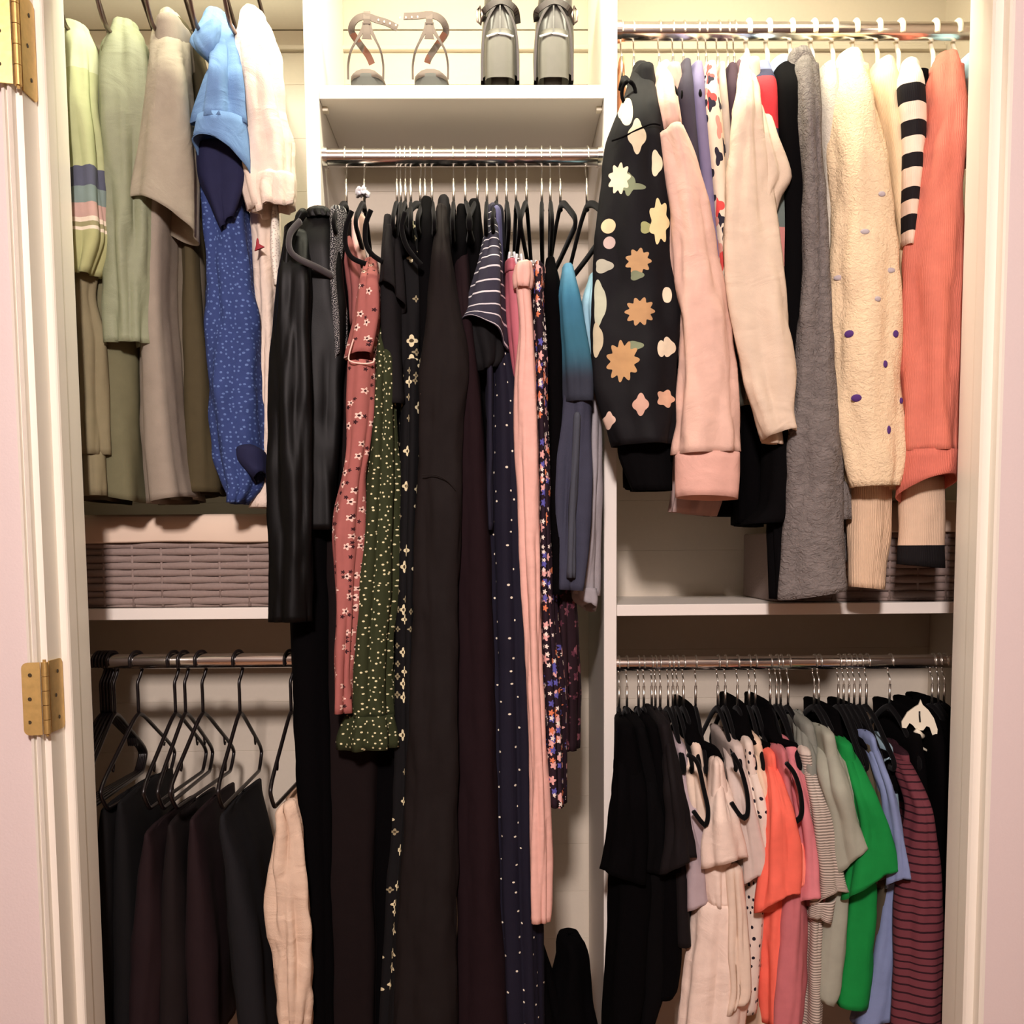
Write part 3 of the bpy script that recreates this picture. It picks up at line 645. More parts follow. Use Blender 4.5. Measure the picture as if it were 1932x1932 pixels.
capsleeve('washed black top with small flared cap sleeve above the green dotted dress', 716, 760, 430, 545, 580, m_blk3, 40, 2.0, 770)
capsleeve('black top with drooping shoulder, second from the green dress', 742, 788, 410, 520, 500, m_black2, 42, 2.05, 820)
garment('floral_dress', 'long black dress with scattered cream flowers left of the charcoal gown', 'dress', [
    ('bodice', [(430, 766, 790, 2.1), (520, 762, 798), (700, 760, 800)], m_cflow, dict(D=2.05, hd=.06, seed=44, folds=FS)),
    ('skirt', [(690, 760, 800), (900, 756, 796), (1200, 750, 790), (1500, 748, 788), (1700, 735, 770), (1945, 720, 760)], m_cflow, dict(D=2.045, hd=.05, seed=45, folds=FP))])
for i, (x0, x1, y0, dd, lab) in enumerate([(796, 822, 392, 2.05, 'black sleeveless top on the hanger just left of the charcoal gown'), (862, 884, 405, 2.09, 'black top hanging behind the right edge of the charcoal gown'),
        (884, 908, 395, 2.10, 'thin black cardigan left of the striped tee'), (826, 850, 388, 2.10, 'black top whose shoulder rises above the charcoal gown')]):
    single('top', lab, 'top', [(y0, x0+4, x1-4, dd+.05), (y0+60, x0, x1), (640, x0, x1+4), (900, x0, x1+4)], [m_black2, m_black, m_black2, m_blk3][i], D=dd, hd=.12, seed=50+i, folds=FS)
single('gown', 'long charcoal gown panel with a straight hip seam reaching the bottom', 'dress', [(400, 826, 840, 2.08), (480, 820, 850), (560, 812, 862), (640, 804, 876), (700, 799, 882), (800, 796, 872), (900, 793, 868), (1150, 786, 862), (1500, 772, 862), (1700, 760, 862), (1945, 744, 864)], m_char, D=2.0, hd=.03, seed=60, folds=[(2, .004, .5), (3, .003, .6)], wr=.008)
single('coat', 'long brown-black coat right of the charcoal gown, flaring to the bottom', 'coat', [(470, 858, 882, 2.1), (600, 864, 890), (700, 868, 900), (900, 864, 916), (1100, 866, 926), (1400, 866, 934), (1700, 864, 944), (1945, 862, 958)], fabric('plum_black_wool', (32, 20, 23), rough=.9, spec=.08), D=2.025, hd=.03, seed=61, folds=[(2, .004, .4), (4, .003, .5)], wr=.004)
v, f = sweep(smoothpath([P(796, 896, 1.997), P(820, 896, 1.994), P(842, 906, 1.996), P(860, 925, 2.0)], 5), .0012, .0012, 6)
o = mesh_obj('hip_seam', v, f, m_char); g = [x for x in bpy.data.objects if x.name.startswith('gown')][0]; o.parent = g; o.matrix_parent_inverse = world_of(g).inverted()
garment('striped_tee', 'navy tee with thin white stripes, flared short sleeve over a dark inside', 'shirt', [
    ('sleeve', [(402, 920, 938, 2.10), (450, 914, 942, 2.04), (500, 906, 946), (550, 892, 950), (590, 878, 953), T(868, 612, 956, 655)], m_nstripe, dict(D=1.995, hd=.045, seed=62, folds=FB, tilt=.022, tilt_len=.06, wr=.002)),
    ('sleeve_lining', [(600, 876, 950), (640, 884, 950), (680, 900, 946), T(906, 704, 934, 694)], fabric('black_inside_shade', (12, 11, 13)), dict(D=2.035, hd=.03, seed=63, folds=((6, .004, 3),), wr=.01)),  # near-black fill under the hem, shade of the sleeve interior painted as cloth
    ('body', [(410, 924, 950), (600, 922, 956), (800, 924, 958)], m_navy, dict(D=2.08, hd=.14, seed=64, folds=FB)),
    ('collar', [(404, 930, 944), (440, 926, 946), (520, 930, 950)], fabric('slate_blue_rib', (96, 96, 132)), dict(D=2.07, hd=.03, seed=65, folds=()))])
garment('dotted_dress', 'long navy dress with sparse tiny white dots left of the salmon dress', 'dress', [
    ('skirt', [(660, 934, 962, 2.06), (760, 930, 985), (1000, 926, 1000), (1300, 932, 1008), (1600, 938, 1012), (1945, 952, 1018)], m_ndot, dict(D=2.03, hd=.035, seed=66, folds=FP, wr=.003)),
    ('button_band', [(700, 921, 928), (900, 921, 928), (1000, 922, 928)], m_navy, dict(D=2.03, hd=.012, nu=20, seed=67, folds=()))])
garment('long_dress', 'salmon pink long narrow dress with gathered waist tab', 'dress', [
    ('waist_tab', [T(974, 504, 1001, 498), (520, 973, 1002), T(976, 544, 998, 546)], m_salmon, dict(D=1.99, hd=.022, seed=68, folds=((6, .003, 2),), dome=.006)),
    ('skirt', [(540, 976, 998), (620, 982, 1004), (720, 976, 1010), (850, 977, 1014), (1000, 984, 1016), (1150, 990, 1019), (1300, 996, 1022), (1450, 1004, 1028), (1600, 1003, 1034), T(1003, 1736, 1033, 1738)], m_salmon, dict(D=2.0, hd=.018, seed=69, folds=FB, wr=.003))])
garment('skirt', 'raspberry pink satin skirt clipped left of the salmon dress', 'skirt', [
    ('panel', [(506, 956, 976), (560, 957, 982), (640, 962, 990), (740, 972, 988)], m_mag, dict(D=2.03, hd=.06, seed=70, folds=FB)),
    ('waistband', [(500, 955, 975), (522, 955, 977)], m_mag, dict(D=2.025, hd=.05, seed=71, folds=(), close=False))])
garment('floral_dress', 'dark long dress with dense orange, pink and blue flowers right of the salmon dress', 'dress', [
    ('bodice', [(512, 1003, 1026), (580, 1004, 1028), (700, 1010, 1032)], m_multi, dict(D=2.02, hd=.05, seed=72, folds=FB)),
    ('skirt', [(690, 1008, 1032), (900, 1014, 1034), (1050, 1016, 1038), (1180, 1018, 1046), (1300, 1024, 1056), (1420, 1030, 1060), T(1034, 1510, 1060, 1516)], m_multi, dict(D=2.02, hd=.05, seed=73, folds=FP))])
single('floral_skirt', 'dark plum floral skirt ending below the grey sleeve near the right divider', 'skirt', [(1080, 1044, 1080), (1200, 1048, 1084), (1300, 1052, 1086), T(1056, 1408, 1086, 1411)], m_multi2, D=2.08, hd=.05, seed=74, folds=FP)
single('top', 'plain black top between the dark floral dress and the teal shirt', 'top', [(500, 1032, 1044, 2.1), (540, 1028, 1052), (640, 1030, 1062), (800, 1034, 1064), (960, 1034, 1060), (1120, 1036, 1056)], m_black, D=2.03, hd=.10, seed=75, folds=FB)
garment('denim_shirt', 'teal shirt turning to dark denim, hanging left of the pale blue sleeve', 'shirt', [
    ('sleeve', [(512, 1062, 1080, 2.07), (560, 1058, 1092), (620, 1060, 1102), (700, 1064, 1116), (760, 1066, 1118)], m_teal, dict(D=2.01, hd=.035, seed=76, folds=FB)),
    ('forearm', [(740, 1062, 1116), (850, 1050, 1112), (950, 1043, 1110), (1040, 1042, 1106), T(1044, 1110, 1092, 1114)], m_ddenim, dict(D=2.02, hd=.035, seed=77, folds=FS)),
    ('button_placket', [(790, 1084, 1094), (950, 1076, 1086), (1090, 1070, 1082)], m_pleat, dict(D=2.008, hd=.01, nu=20, seed=78, folds=()))])
garment('long_sleeved_shirt', 'pale sky blue and grey heather top against the right divider', 'shirt', [
    ('shoulder', [(530, 1112, 1126, 2.1), (580, 1098, 1132), (640, 1104, 1130), (720, 1112, 1124)], m_sky, dict(D=2.05, hd=.05, seed=79, folds=FB)),
    ('sleeve', [(690, 1114, 1132), (800, 1110, 1132), (900, 1104, 1130), (1000, 1094, 1128), (1080, 1086, 1124), T(1080, 1118, 1124, 1124)], m_heather, dict(D=2.07, hd=.026, seed=80, folds=FB)),
    ('cuff', [(1112, 1080, 1124), (1132, 1084, 1126), T(1104, 1142, 1122, 1150)], m_heather, dict(D=2.065, hd=.028, seed=81, folds=((5, .003, 0),), tilt=.01, close=False))])
# small clear clips and cord on the centre hangers
for (px, py, D, lab) in ((979, 492, 2.03, 'pearly clip holding the salmon dress'), (966, 488, 2.05, 'pearly clip holding the raspberry skirt'), (1007, 504, 2.04, 'pearly clip on the dark floral dress')):
    c = P(px, py, D); t = thing('trouser_clip', lab, 'clip', c)
    v, f = sweep([c+Vector((-.004, 0, .012)), c+Vector((-.006, 0, 0)), c+Vector((-.003, 0, -.008))], .003, .005, 10); mesh_obj('jaw', v, f, M_clear, t, True)
    v, f = sweep([c+Vector((.004, 0, .012)), c+Vector((.006, 0, 0)), c+Vector((.003, 0, -.008))], .003, .005, 10); mesh_obj('jaw', v, f, M_clear, t, True)
    v, f = sweep([c+Vector((-.007, 0, .004)), c+Vector((.007, 0, .004))], .0016, .0016, 8, side=Vector((0, 1, 0))); mesh_obj('spring', v, f, M_wire, t, True)
# crumpled clear wrap twisted on the second hanger's hook
def blob(name, c, r, mat, seed, parent=None, amp=.45, sx=1, sz=1, sub=3):
    bm = bmesh.new(); bmesh.ops.create_icosphere(bm, subdivisions=sub, radius=1)
    for v in bm.verts:
        n = v.co.normalized(); k = 1+amp*noise.noise(n*1.7+Vector((seed*3.1, 0, 0)))+amp*.5*noise.noise(n*4+Vector((seed, 2, 0)))
        v.co = Vector((n.x*r*k*sx, n.y*r*k, n.z*r*k*sz))+c
    me = bpy.data.meshes.new(name); bm.to_mesh(me); bm.free(); me.materials.append(mat)
    me.polygons.foreach_set('use_smooth', [True]*len(me.polygons))
    o = bpy.data.objects.new(name, me)
    if parent: link_world(o, parent)
    else: COL.objects.link(o)
    return o
tag(blob('plastic_wrap', P(683, 362, 2.2), .010, M_clear, 3, amp=1.2, sx=1.1, sz=1.1), 'crumple of clear plastic wrapped round the second hanger neck of the centre rod', 'wrapping')
# ---- upper right ---------------------------------------------------
def fp(px, py, rx, ry, n, c, D=2.0):
    p = P(px, py, D); k = D/F; return (p.x, p.z, rx*k, ry*k, n, c)
peach = (200, 162, 116); pale = (240, 226, 196); leafc = (132, 142, 112)
items = [fp(1186, 352, 9, 20, 3, leafc), fp(1193, 358, 20, 7, 2, leafc), fp(1168, 338, 17, 25, 9, pale), fp(1148, 426, 13, 13, 0, (238, 214, 170)), fp(1150, 457, 11, 11, 0, (210, 190, 180)),
         fp(1218, 434, 13, 10, 3, (170, 175, 120)), fp(1243, 420, 18, 36, 7, (240, 226, 170)), fp(1203, 496, 21, 20, 9, peach), fp(1200, 522, 12, 8, 3, leafc), fp(1206, 590, 24, 23, 10, (188, 148, 104)),
         fp(1196, 655, 14, 9, 3, leafc), fp(1174, 682, 26, 33, 11, (196, 156, 108)), fp(1259, 556, 8, 17, 2, pale), fp(1246, 660, 8, 15, 0, pale), fp(1262, 655, 13, 17, 3, pale), fp(1132, 570, 11, 40, 3, (190, 195, 170)),
         fp(1128, 640, 9, 30, 3, (200, 190, 160)), fp(1207, 765, 13, 18, 4, (210, 170, 150)), fp(1256, 752, 17, 15, 5, (224, 180, 150)), fp(1150, 792, 10, 14, 4, (230, 200, 180)), fp(1182, 205, 10, 40, 2, (230, 220, 190)), fp(1238, 310, 10, 22, 3, (236, 224, 190)),
         fp(1200, 262, 15, 28, 4, (226, 214, 180)), fp(1140, 500, 16, 12, 3, (190, 190, 170))]
m_flow = placed('black_daisy_print', (16, 15, 18), items, rough=.75, spec=.2, vary=.2)
garment('floral_sweatshirt', 'black sweatshirt printed with peach daisies and leaves, right of the centre section', 'sweater', [
    ('sleeve', [(142, 1192, 1224, 2.12), (170, 1182, 1234, 2.07), (210, 1168, 1242, 2.01), (262, 1153, 1250), (330, 1142, 1256), (420, 1130, 1264), (520, 1124, 1272), (640, 1122, 1280), (740, 1130, 1280), (800, 1144, 1278), T(1162, 842, 1270, 838)], m_flow, dict(D=1.99, hd=.042, seed=91, folds=FB, wr=.010, dome=.02)),
    ('cuff', [(800, 1170, 1268), (860, 1172, 1268), (926, 1196, 1266)], m_black2, dict(D=2.03, hd=.034, seed=92, folds=(), ribs=(30, .001))),
    ('body', [(150, 1194, 1226), (400, 1180, 1262), (700, 1172, 1270), (835, 1166, 1262)], m_flow, dict(D=2.08, hd=.14, seed=93, folds=FB))])
v, f = sweep([P(1186+13*math.cos(a), 176+22*math.sin(a), 2.035) for a in [math.radians(x) for x in range(0, 360, 20)]], .0035, .006, 8, closed=True)
o = mesh_obj('neck_opening', v, f, m_black2, smooth=True); g = [x for x in bpy.data.objects if x.name.startswith('floral_sweatshirt')][0]; o.parent = g; o.matrix_parent_inverse = world_of(g).inverted()
m_pink = fabric('blush_fleece', (228, 190, 172), bump=.3, wrinkle=True)
m_pinkd = fabric('blush_fleece_rib', (226, 178, 162), bump=.3, wrinkle=True)
garment('sweatshirt', 'blush pink sweatshirt with dropped shoulder seam and ribbed cuff', 'sweater', [
    ('shoulder', [(138, 1240, 1264, 2.12), (165, 1236, 1272, 2.06), (205, 1238, 1278), T(1243, 256, 1284, 240)], m_pink, dict(D=2.0, hd=.035, seed=94, folds=FB, dome=.018)),
    ('sleeve', [T(1244, 256, 1285, 240), (300, 1250, 1308), (380, 1258, 1330), (480, 1266, 1350), (600, 1276, 1370), (700, 1280, 1384), (800, 1275, 1392), T(1270, 858, 1397, 852)], m_pink, dict(D=1.975, hd=.036, seed=95, folds=FB, wr=.010, close=False)),
    ('cuff', [(853, 1276, 1394), (900, 1276, 1393), T(1279, 938, 1389, 941)], m_pinkd, dict(D=1.982, hd=.028, seed=96, folds=((3, .002, 1),), close=False, tilt=.004)),
    ('body', [(150, 1250, 1276), (400, 1276, 1318), (700, 1290, 1350), (900, 1292, 1352)], m_pink, dict(D=2.07, hd=.14, seed=970, folds=FB))])
def strip(name, label, cat, x0, x1, y0, y1, m, seed, D=2.06, xb=0, **kw):
    hd = kw.pop('hd', .14)
    return single(name, label, cat, [(y0, x0+(x1-x0)*.25, x1-(x1-x0)*.25, D+.06), (y0+45, x0, x1), ((y0+y1)/2, x0+xb*.5, x1+xb*.5), (y1, x0+xb, x1+xb)], m, D=D, hd=hd, seed=seed, folds=kw.pop('folds', FB), **kw)
strip('scarf', 'narrow orange-brown scarf hanging beside the right divider', 'scarf', 1166, 1177, 122, 300, fabric('rust_cloth', (216, 150, 105)), 97, D=2.24, hd=.06)
strip('top', 'dark slate top right of the blush sweatshirt', 'top', 1274, 1300, 142, 560, fabric('slate_cloth', (62, 58, 70)), 98, xb=30, D=2.05)
strip('top', 'lavender blue top among the dark tops on the upper right rod', 'top', 1292, 1322, 146, 640, fabric('lavender_cloth', (120, 114, 146)), 99, xb=40, D=2.055)
m_pat = flowers('cream_red_black_print', (228, 212, 190), [((226, 80, 76), .7, .35), ((40, 38, 52), 1.0, .45), ((214, 150, 136), .8, .35)], None, 24, .42, 3)
strip('blouse', 'cream blouse with bold red and black print on the upper right rod', 'blouse', 1316, 1346, 146, 640, m_pat, 100, xb=36, D=2.045)
strip('top', 'stone grey top edge beside the printed blouse', 'top', 1342, 1358, 148, 660, fabric('stone_cloth', (186, 174, 160)), 101, xb=40, D=2.06)
strip('top', 'dark plum top left of the oatmeal cardigan', 'top', 1354, 1384, 150, 700, fabric('plum_cloth', (58, 40, 52)), 102, xb=40, D=2.07)
strip('top', 'mauve brown top just behind the oatmeal cardigan shoulder', 'top', 1372, 1398, 144, 720, fabric('mauve_brown', (92, 70, 78)), 103, xb=20, D=2.09)
m_oat = fabric('oatmeal_jersey', (224, 204, 180), bump=.35, wrinkle=True)
garment('cardigan', 'oatmeal cardigan with bent elbow and open cuff', 'cardigan', [
    ('elbow_fold', [(140, 1404, 1418, 2.14), (200, 1408, 1440, 2.06), (270, 1412, 1462), T(1414, 330, 1484, 336), T(1420, 372, 1462, 372), T(1426, 420, 1450, 418)], m_oat, dict(D=2.0, hd=.028, seed=104, folds=FB, dome=.012)),
    ('sleeve', [(118, 1397, 1412, 2.12), (150, 1392, 1420, 2.06), (210, 1386, 1430), (290, 1380, 1440), (370, 1370, 1450), (450, 1362, 1462), (540, 1370, 1474), (640, 1386, 1488), (720, 1404, 1495), (780, 1424, 1498), T(1442, 830, 1503, 812)], m_oat, dict(D=1.985, hd=.03, seed=105, folds=FB, wr=.009, dome=.012, tilt=.006, tilt_len=.04)),
    ('cuff', [T(1438, 800, 1470, 800), T(1440, 836, 1473, 838)], m_oat, dict(D=2.02, hd=.012, seed=106, folds=(), close=False)),
    ('body', [(140, 1398, 1420), (400, 1390, 1440), (760, 1400, 1440)], m_oat, dict(D=2.07, hd=.14, seed=971, folds=FB))])
m_block = bands('colour_block_knit', [(0, (120, 128, 160)), (0.09, (58, 60, 84)), (0.16, (222, 62, 68)), (0.37, (70, 60, 80)), (0.48, (244, 160, 52)), (0.60, (110, 122, 116)), (0.74, (206, 138, 130)), (0.9, (70, 60, 60))], bump=.3)
single('sweater', 'colour block sweater, navy, red, orange and grey, behind the oatmeal cardigan', 'sweater', [(130, 1426, 1446, 2.12), (165, 1424, 1458), (300, 1432, 1468), (450, 1440, 1478), (560, 1446, 1482)], m_block, D=2.05, hd=.06, seed=107, folds=FB)
garment('sweater', 'black sweater with pale blue shoulder patch left of the grey wool coat', 'sweater', [
    ('body', [(140, 1462, 1492, 2.10), (180, 1458, 1506), (400, 1466, 1512), (700, 1460, 1508), (850, 1440, 1505), (960, 1430, 1490), T(1400, 990, 1478, 985)], m_black2, dict(D=2.04, hd=.10, seed=108, folds=FB)),
    ('shoulder', [(128, 1452, 1484), (150, 1450, 1488)], fabric('ice_blue_knit', (196, 218, 240)), dict(D=2.13, hd=.05, seed=109, folds=())),
    ('sleeve', [(800, 1458, 1490), (1000, 1456, 1484), (1130, 1460, 1480)], m_black2, dict(D=2.06, hd=.02, seed=110, folds=FB))])
for i, (x0, x1, y0, y1, D, lab) in enumerate([(1270, 1330, 760, 905, 2.16, 'black sweater hem below the daisy sleeve'), (1180, 1235, 760, 926, 2.2, 'dark hem of a top behind the daisy sweatshirt'), (1392, 1430, 780, 995, 2.12, 'black knit hem between the blush cuff and oatmeal cuff'), (1300, 1400, 700, 975, 2.2, 'black jersey top whose hem shows under the blush cuff')]):
    single('top', lab, 'top', [(y0-500, x0+5, x1-5), (y0, x0, x1), T(x0, y1-8, x1, y1)], m_black, D=D, hd=.08, seed=112+i, folds=FB, close=True)
single('shirt_tail', 'pale mauve shirt tail showing under the blush cuff', 'shirt', [(700, 1280, 1350), (930, 1272, 1358), T(1266, 966, 1346, 974)], fabric('pale_mauve_cotton', (196, 172, 166)), D=2.10, hd=.03, seed=117, folds=FP)
single('top', 'grey-green striped top glimpsed between the blush and oatmeal sleeves', 'top', [(500, 1385, 1420), (690, 1388, 1424), (770, 1388, 1426)], fabric('grey_green_cloth', (136, 138, 122)), D=2.09, hd=.05, seed=118, folds=FB)
m_wool = fabric('grey_boucle_wool', (122, 116, 112), kind='fuzz', bump=1.0, vary=.42, rough=.98, spec=.1)
garment('wool_coat', 'mottled grey boucle coat with a long heavy sleeve', 'coat', [
    ('sleeve', [(122, 1492, 1528, 2.10), (150, 1490, 1540, 2.04), (220, 1502, 1544), (350, 1510, 1548), (480, 1512, 1556), (620, 1506, 1566), (760, 1496, 1576), (900, 1488, 1586), (1040, 1484, 1592), T(1477, 1132, 1600, 1112)], m_wool, dict(D=2.0, hd=.042, seed=120, folds=[(3, .004, 2), (5, .003, 3)], wr=.008, dome=.03, close=True)),
    ('shoulder', [(112, 1488, 1526), (140, 1480, 1540), (170, 1490, 1544)], m_wool, dict(D=2.09, hd=.07, seed=121, folds=FB, dome=.02)),
    ('body', [(150, 1504, 1530), (500, 1520, 1556), (1060, 1500, 1580)], m_wool, dict(D=2.08, hd=.14, seed=972, folds=FB)),
    ('pocket_edge', [(920, 1574, 1602), (980, 1578, 1604)], m_wool, dict(D=2.04, hd=.02, seed=122, folds=()))])
m_lgrey = fabric('pale_grey_knit', (206, 200, 184), kind='fuzz', bump=.5)
strip('sweater', 'pale grey knit sweater between the boucle coat and the spotted sweater', 'sweater', 1540, 1572, 138, 880, m_lgrey, 123, D=2.05, xb=8, hd=.1)
m_fuzz = fabric('cream_mohair', (238, 214, 176), kind='fuzz', bump=.7, vary=.1, rough=.98)
g = garment('fuzzy_sweater', 'cream mohair sweater dotted with small purple spots', 'sweater', [
    ('sleeve', [(126, 1578, 1624, 2.12), (155, 1570, 1636, 2.06), (195, 1572, 1646, 2.01), (300, 1574, 1668), (400, 1574, 1684), (520, 1571, 1696), (620, 1572, 1696), (720, 1574, 1698), (800, 1576, 1706), (860, 1590, 1704), T(1604, 920, 1690, 916)], m_fuzz, dict(D=1.985, hd=.044, seed=125, folds=FB, wr=.010, dome=.03)),
    ('body', [(150, 1586, 1624), (500, 1596, 1670), (900, 1606, 1684)], m_fuzz, dict(D=2.08, hd=.14, seed=973, folds=FB)),
    ('waistband', [(800, 1640, 1700), (925, 1650, 1692)], m_fuzz, dict(D=2.06, hd=.03, seed=126, folds=()))])
SPOTS = [(1602, 630, 9, 7, 0), (1690, 630, 6, 7, 0), (1670, 687, 5, 7, 0), (1616, 751, 10, 7, 0), (1677, 811, 4, 8, 0), (1700, 756, 4, 6, 0), (1632, 437, 9, 5, 1), (1681, 510, 8, 5, 1), (1656, 564, 7, 5, 1), (1582, 524, 9, 5, 1), (1664, 366, 7, 5, 1)]
m_spot = [fabric('purple_wool', (84, 52, 116), kind='fuzz', bump=.4), fabric('pale_lilac_wool', (184, 174, 176), kind='fuzz', bump=.4)]
SPOT_OWNER = g
garment('cream_sweater', 'plain cream sweater between the spotted and the striped sleeves', 'sweater', [
    ('sleeve', [(136, 1645, 1682, 2.1), (165, 1640, 1694, 2.04), (250, 1652, 1697), (350, 1670, 1698), (450, 1686, 1700), (560, 1692, 1702)], fabric('cream_knit', (236, 212, 172), kind='knit', bump=.3), dict(D=2.03, hd=.05, seed=127, folds=FB, dome=.02)),
    ('lower_sleeve', [(880, 1600, 1680), (950, 1598, 1680), (1010, 1600, 1676), (1060, 1602, 1668), T(1602, 1106, 1664, 1112)], fabric('cream_rib_knit', (222, 192, 160), kind='knit', bump=.5), dict(D=2.05, hd=.024, seed=128, folds=((3, .002, 1),), ribs=(26, .001), close=False))])
m_bstr = bands('cream_black_stripes', [(0, (242, 226, 206)), (0.285, (20, 16, 20)), (0.36, (242, 220, 200)), (0.435, (20, 16, 20)), (0.51, (242, 220, 200)), (0.585, (20, 16, 20)), (0.655, (236, 212, 190)), (0.735, (20, 16, 20)), (0.80, (232, 206, 184)), (0.87, (20, 16, 20)), (0.94, (232, 206, 184))], kind='knit', bump=.2)
m_bstr2 = bands('cream_black_hem', [(0, (216, 188, 160)), (0.76, (15, 12, 14))], kind='knit', bump=.3)
garment('striped_sweater', 'cream sweater with bold black sleeve stripes left of the coral sweater', 'sweater', [
    ('body', [(160, 1704, 1730), (500, 1702, 1728), (900, 1706, 1760)], m_black2, dict(D=2.09, hd=.14, seed=975, folds=FB)),
    ('sleeve', [(132, 1700, 1730, 2.08), (160, 1694, 1740), (240, 1700, 1743), (300, 1702, 1737), (380, 1704, 1728), (466, 1705, 1714)], m_bstr, dict(D=2.0, hd=.026, seed=129, folds=(), dome=.02, wr=.003)),
    ('forearm', [(900, 1706, 1778), (945, 1698, 1778), (1000, 1697, 1778), (1040, 1695, 1777), T(1694, 1064, 1777, 1072)], m_bstr2, dict(D=2.04, hd=.026, seed=130, folds=((3, .002, 0),), close=False))])
m_coral = fabric('coral_knit', (212, 122, 102), kind='knit', bump=.35, vary=.14)
m_coralr = fabric('coral_rib', (212, 118, 100), kind='knit', bump=.5)
garment('coral_sweater', 'coral knit sweater with ribbed open hem next to the right jamb', 'sweater', [
    ('body', [(150, 1764, 1798), (500, 1730, 1800), (880, 1724, 1790)], m_coral, dict(D=2.08, hd=.14, seed=974, folds=FB)),
    ('sleeve', [(118, 1764, 1798, 2.12), (140, 1752, 1812, 2.07), (200, 1746, 1815, 2.01), (280, 1740, 1817), (350, 1730, 1818), (450, 1714, 1820), (560, 1706, 1819), (700, 1703, 1816), (800, 1702, 1814), (852, 1700, 1812)], m_coral, dict(D=1.985, hd=.04, seed=132, folds=FB, wr=.010, dome=.015)),
    ('ribbed_hem', [(850, 1700, 1812), (890, 1698, 1808), T(1695, 936, 1803, 906)], m_coralr, dict(D=1.98, hd=.046, seed=133, folds=((4, .004, 1),), ribs=(40, .0014), close=False, tilt=.022, tilt_len=.05))])
strip('top', 'pale blue top almost hidden behind the right jamb', 'top', 1806, 1840, 118, 200, fabric('baby_blue', (176, 216, 232)), 134, D=2.10, hd=.08)
strip('top', 'dusty pink top behind the coral sweater at the right jamb', 'top', 1800, 1845, 168, 300, fabric('dusty_pink', (208, 168, 160)), 135, D=2.14, hd=.08)

for k, (pts, lab) in enumerate([([(664, 398), (653, 428), (652, 462), (664, 486), (690, 498)], 'black velvet hanger end curving in front of the rose dress, leftmost of two'),
        ([(700, 396), (690, 424), (690, 458), (702, 480), (722, 494)], 'black velvet hanger end curving in front of the rose dress, rightmost of two'),
        ([(764, 400), (758, 430), (766, 462), (782, 486), (795, 500)], 'black velvet hanger end over the black tops left of the charcoal gown')]):
    v, f = sweep(smoothpath([P(a, b, 1.995+.004*i) for i, (a, b) in enumerate(pts)], 6), .0048, .0062, 10)
    tag(mesh_obj('clothes_hanger', v, f, M_velvet, smooth=True), lab, 'hanger')

v, f = sweep(smoothpath([P(1154, 266, 1.988), P(1176, 258, 1.985), P(1204, 244, 1.984), P(1230, 234, 1.986), P(1246, 236, 1.99)], 6), .0016, .0016, 8)
o = mesh_obj('shoulder_seam', v, f, m_black2, smooth=True); g = [x for x in bpy.data.objects if x.name.startswith('floral_sweatshirt')][0]; o.parent = g; o.matrix_parent_inverse = world_of(g).inverted()
# purple spots: small felted discs sewn on the mohair sleeve
def ray_hit(obj_meshes, px, py):
    d = (ROT.to_3x3() @ Vector(((px-PX)/F, -(py-PY)/F, -1.0))).normalized(); best = None
    for o in obj_meshes:
        m = world_of(o); mi = m.inverted(); ok, loc, nr, _ = o.ray_cast(mi @ CAM, mi.to_3x3() @ d)
        if ok:
            wloc = m @ loc
            if best is None or (wloc-CAM).length < (best[0]-CAM).length: best = (wloc, m.to_3x3() @ nr)
    return best
bpy.context.view_layer.update()
def sew(owner, names, px, py, rx, ry, mat, nm='spot'):
    ms = [c for c in owner.children if c.name.split('.')[0] in names]
    h = ray_hit(ms, px, py)
    if not h: return
    p, n = h
    if n.y > 0: n = -n
    n = Vector((n.x*.6, n.y, n.z*.6)).normalized()
    u = Vector((0, 0, 1)).cross(n).normalized(); w_ = n.cross(u).normalized(); k = p.y/F
    vs, fs = [], []
    for r, hh in ((1.0, 0.0), (0.85, .0016), (0.45, .0024)):
        for j in range(12):
            a = 2*math.pi*j/12; vs.append(p+n*(hh+0.0004)+u*(rx*k*r*math.cos(a))+w_*(ry*k*r*math.sin(a)))
    for i in range(2):
        for j in range(12): fs.append((i*12+j, i*12+(j+1) % 12, (i+1)*12+(j+1) % 12, (i+1)*12+j))
    fs.append(tuple(24+j for j in range(12)))
    mesh_obj(nm, vs, fs, mat, ms[0], smooth=True)
for (px, py, rx, ry, k) in SPOTS: sew(SPOT_OWNER, ('sleeve',), px, py, rx, ry, m_spot[k])
# ---- lower right: short sleeved tops on velvet hangers --------------------
def tee(name, label, sleeve, body, m, seed, D=2.0, Db=2.05, hd=.03, bhd=.14, tilt=.02, extra=(), cat='shirt', folds=[(2, .003, 1), (4, .004, -2), (7, .0018, 3)], bf=FB, wr=.008):
    # shoulder tops start further back, at the hanger's neck, and come forward down the sleeve
    s2 = []
    n = len(sleeve)
    for i, s in enumerate(sleeve):
        dd = D+max(0, .14*(1-i/1.6)) if i < 2 else D
        s2.append((s[0], s[1], dd) if isinstance(s[0], tuple) else (s[0], s[1], s[2], dd))
    return garment(name, label, cat, [('sleeve', s2, m, dict(D=D, hd=hd, seed=seed, folds=folds, tilt=tilt, tilt_len=.05, dome=.012, wr=wr)),
        ('body', body, m, dict(D=Db, hd=bhd, seed=seed+1, folds=bf, wr=.006))]+list(extra))
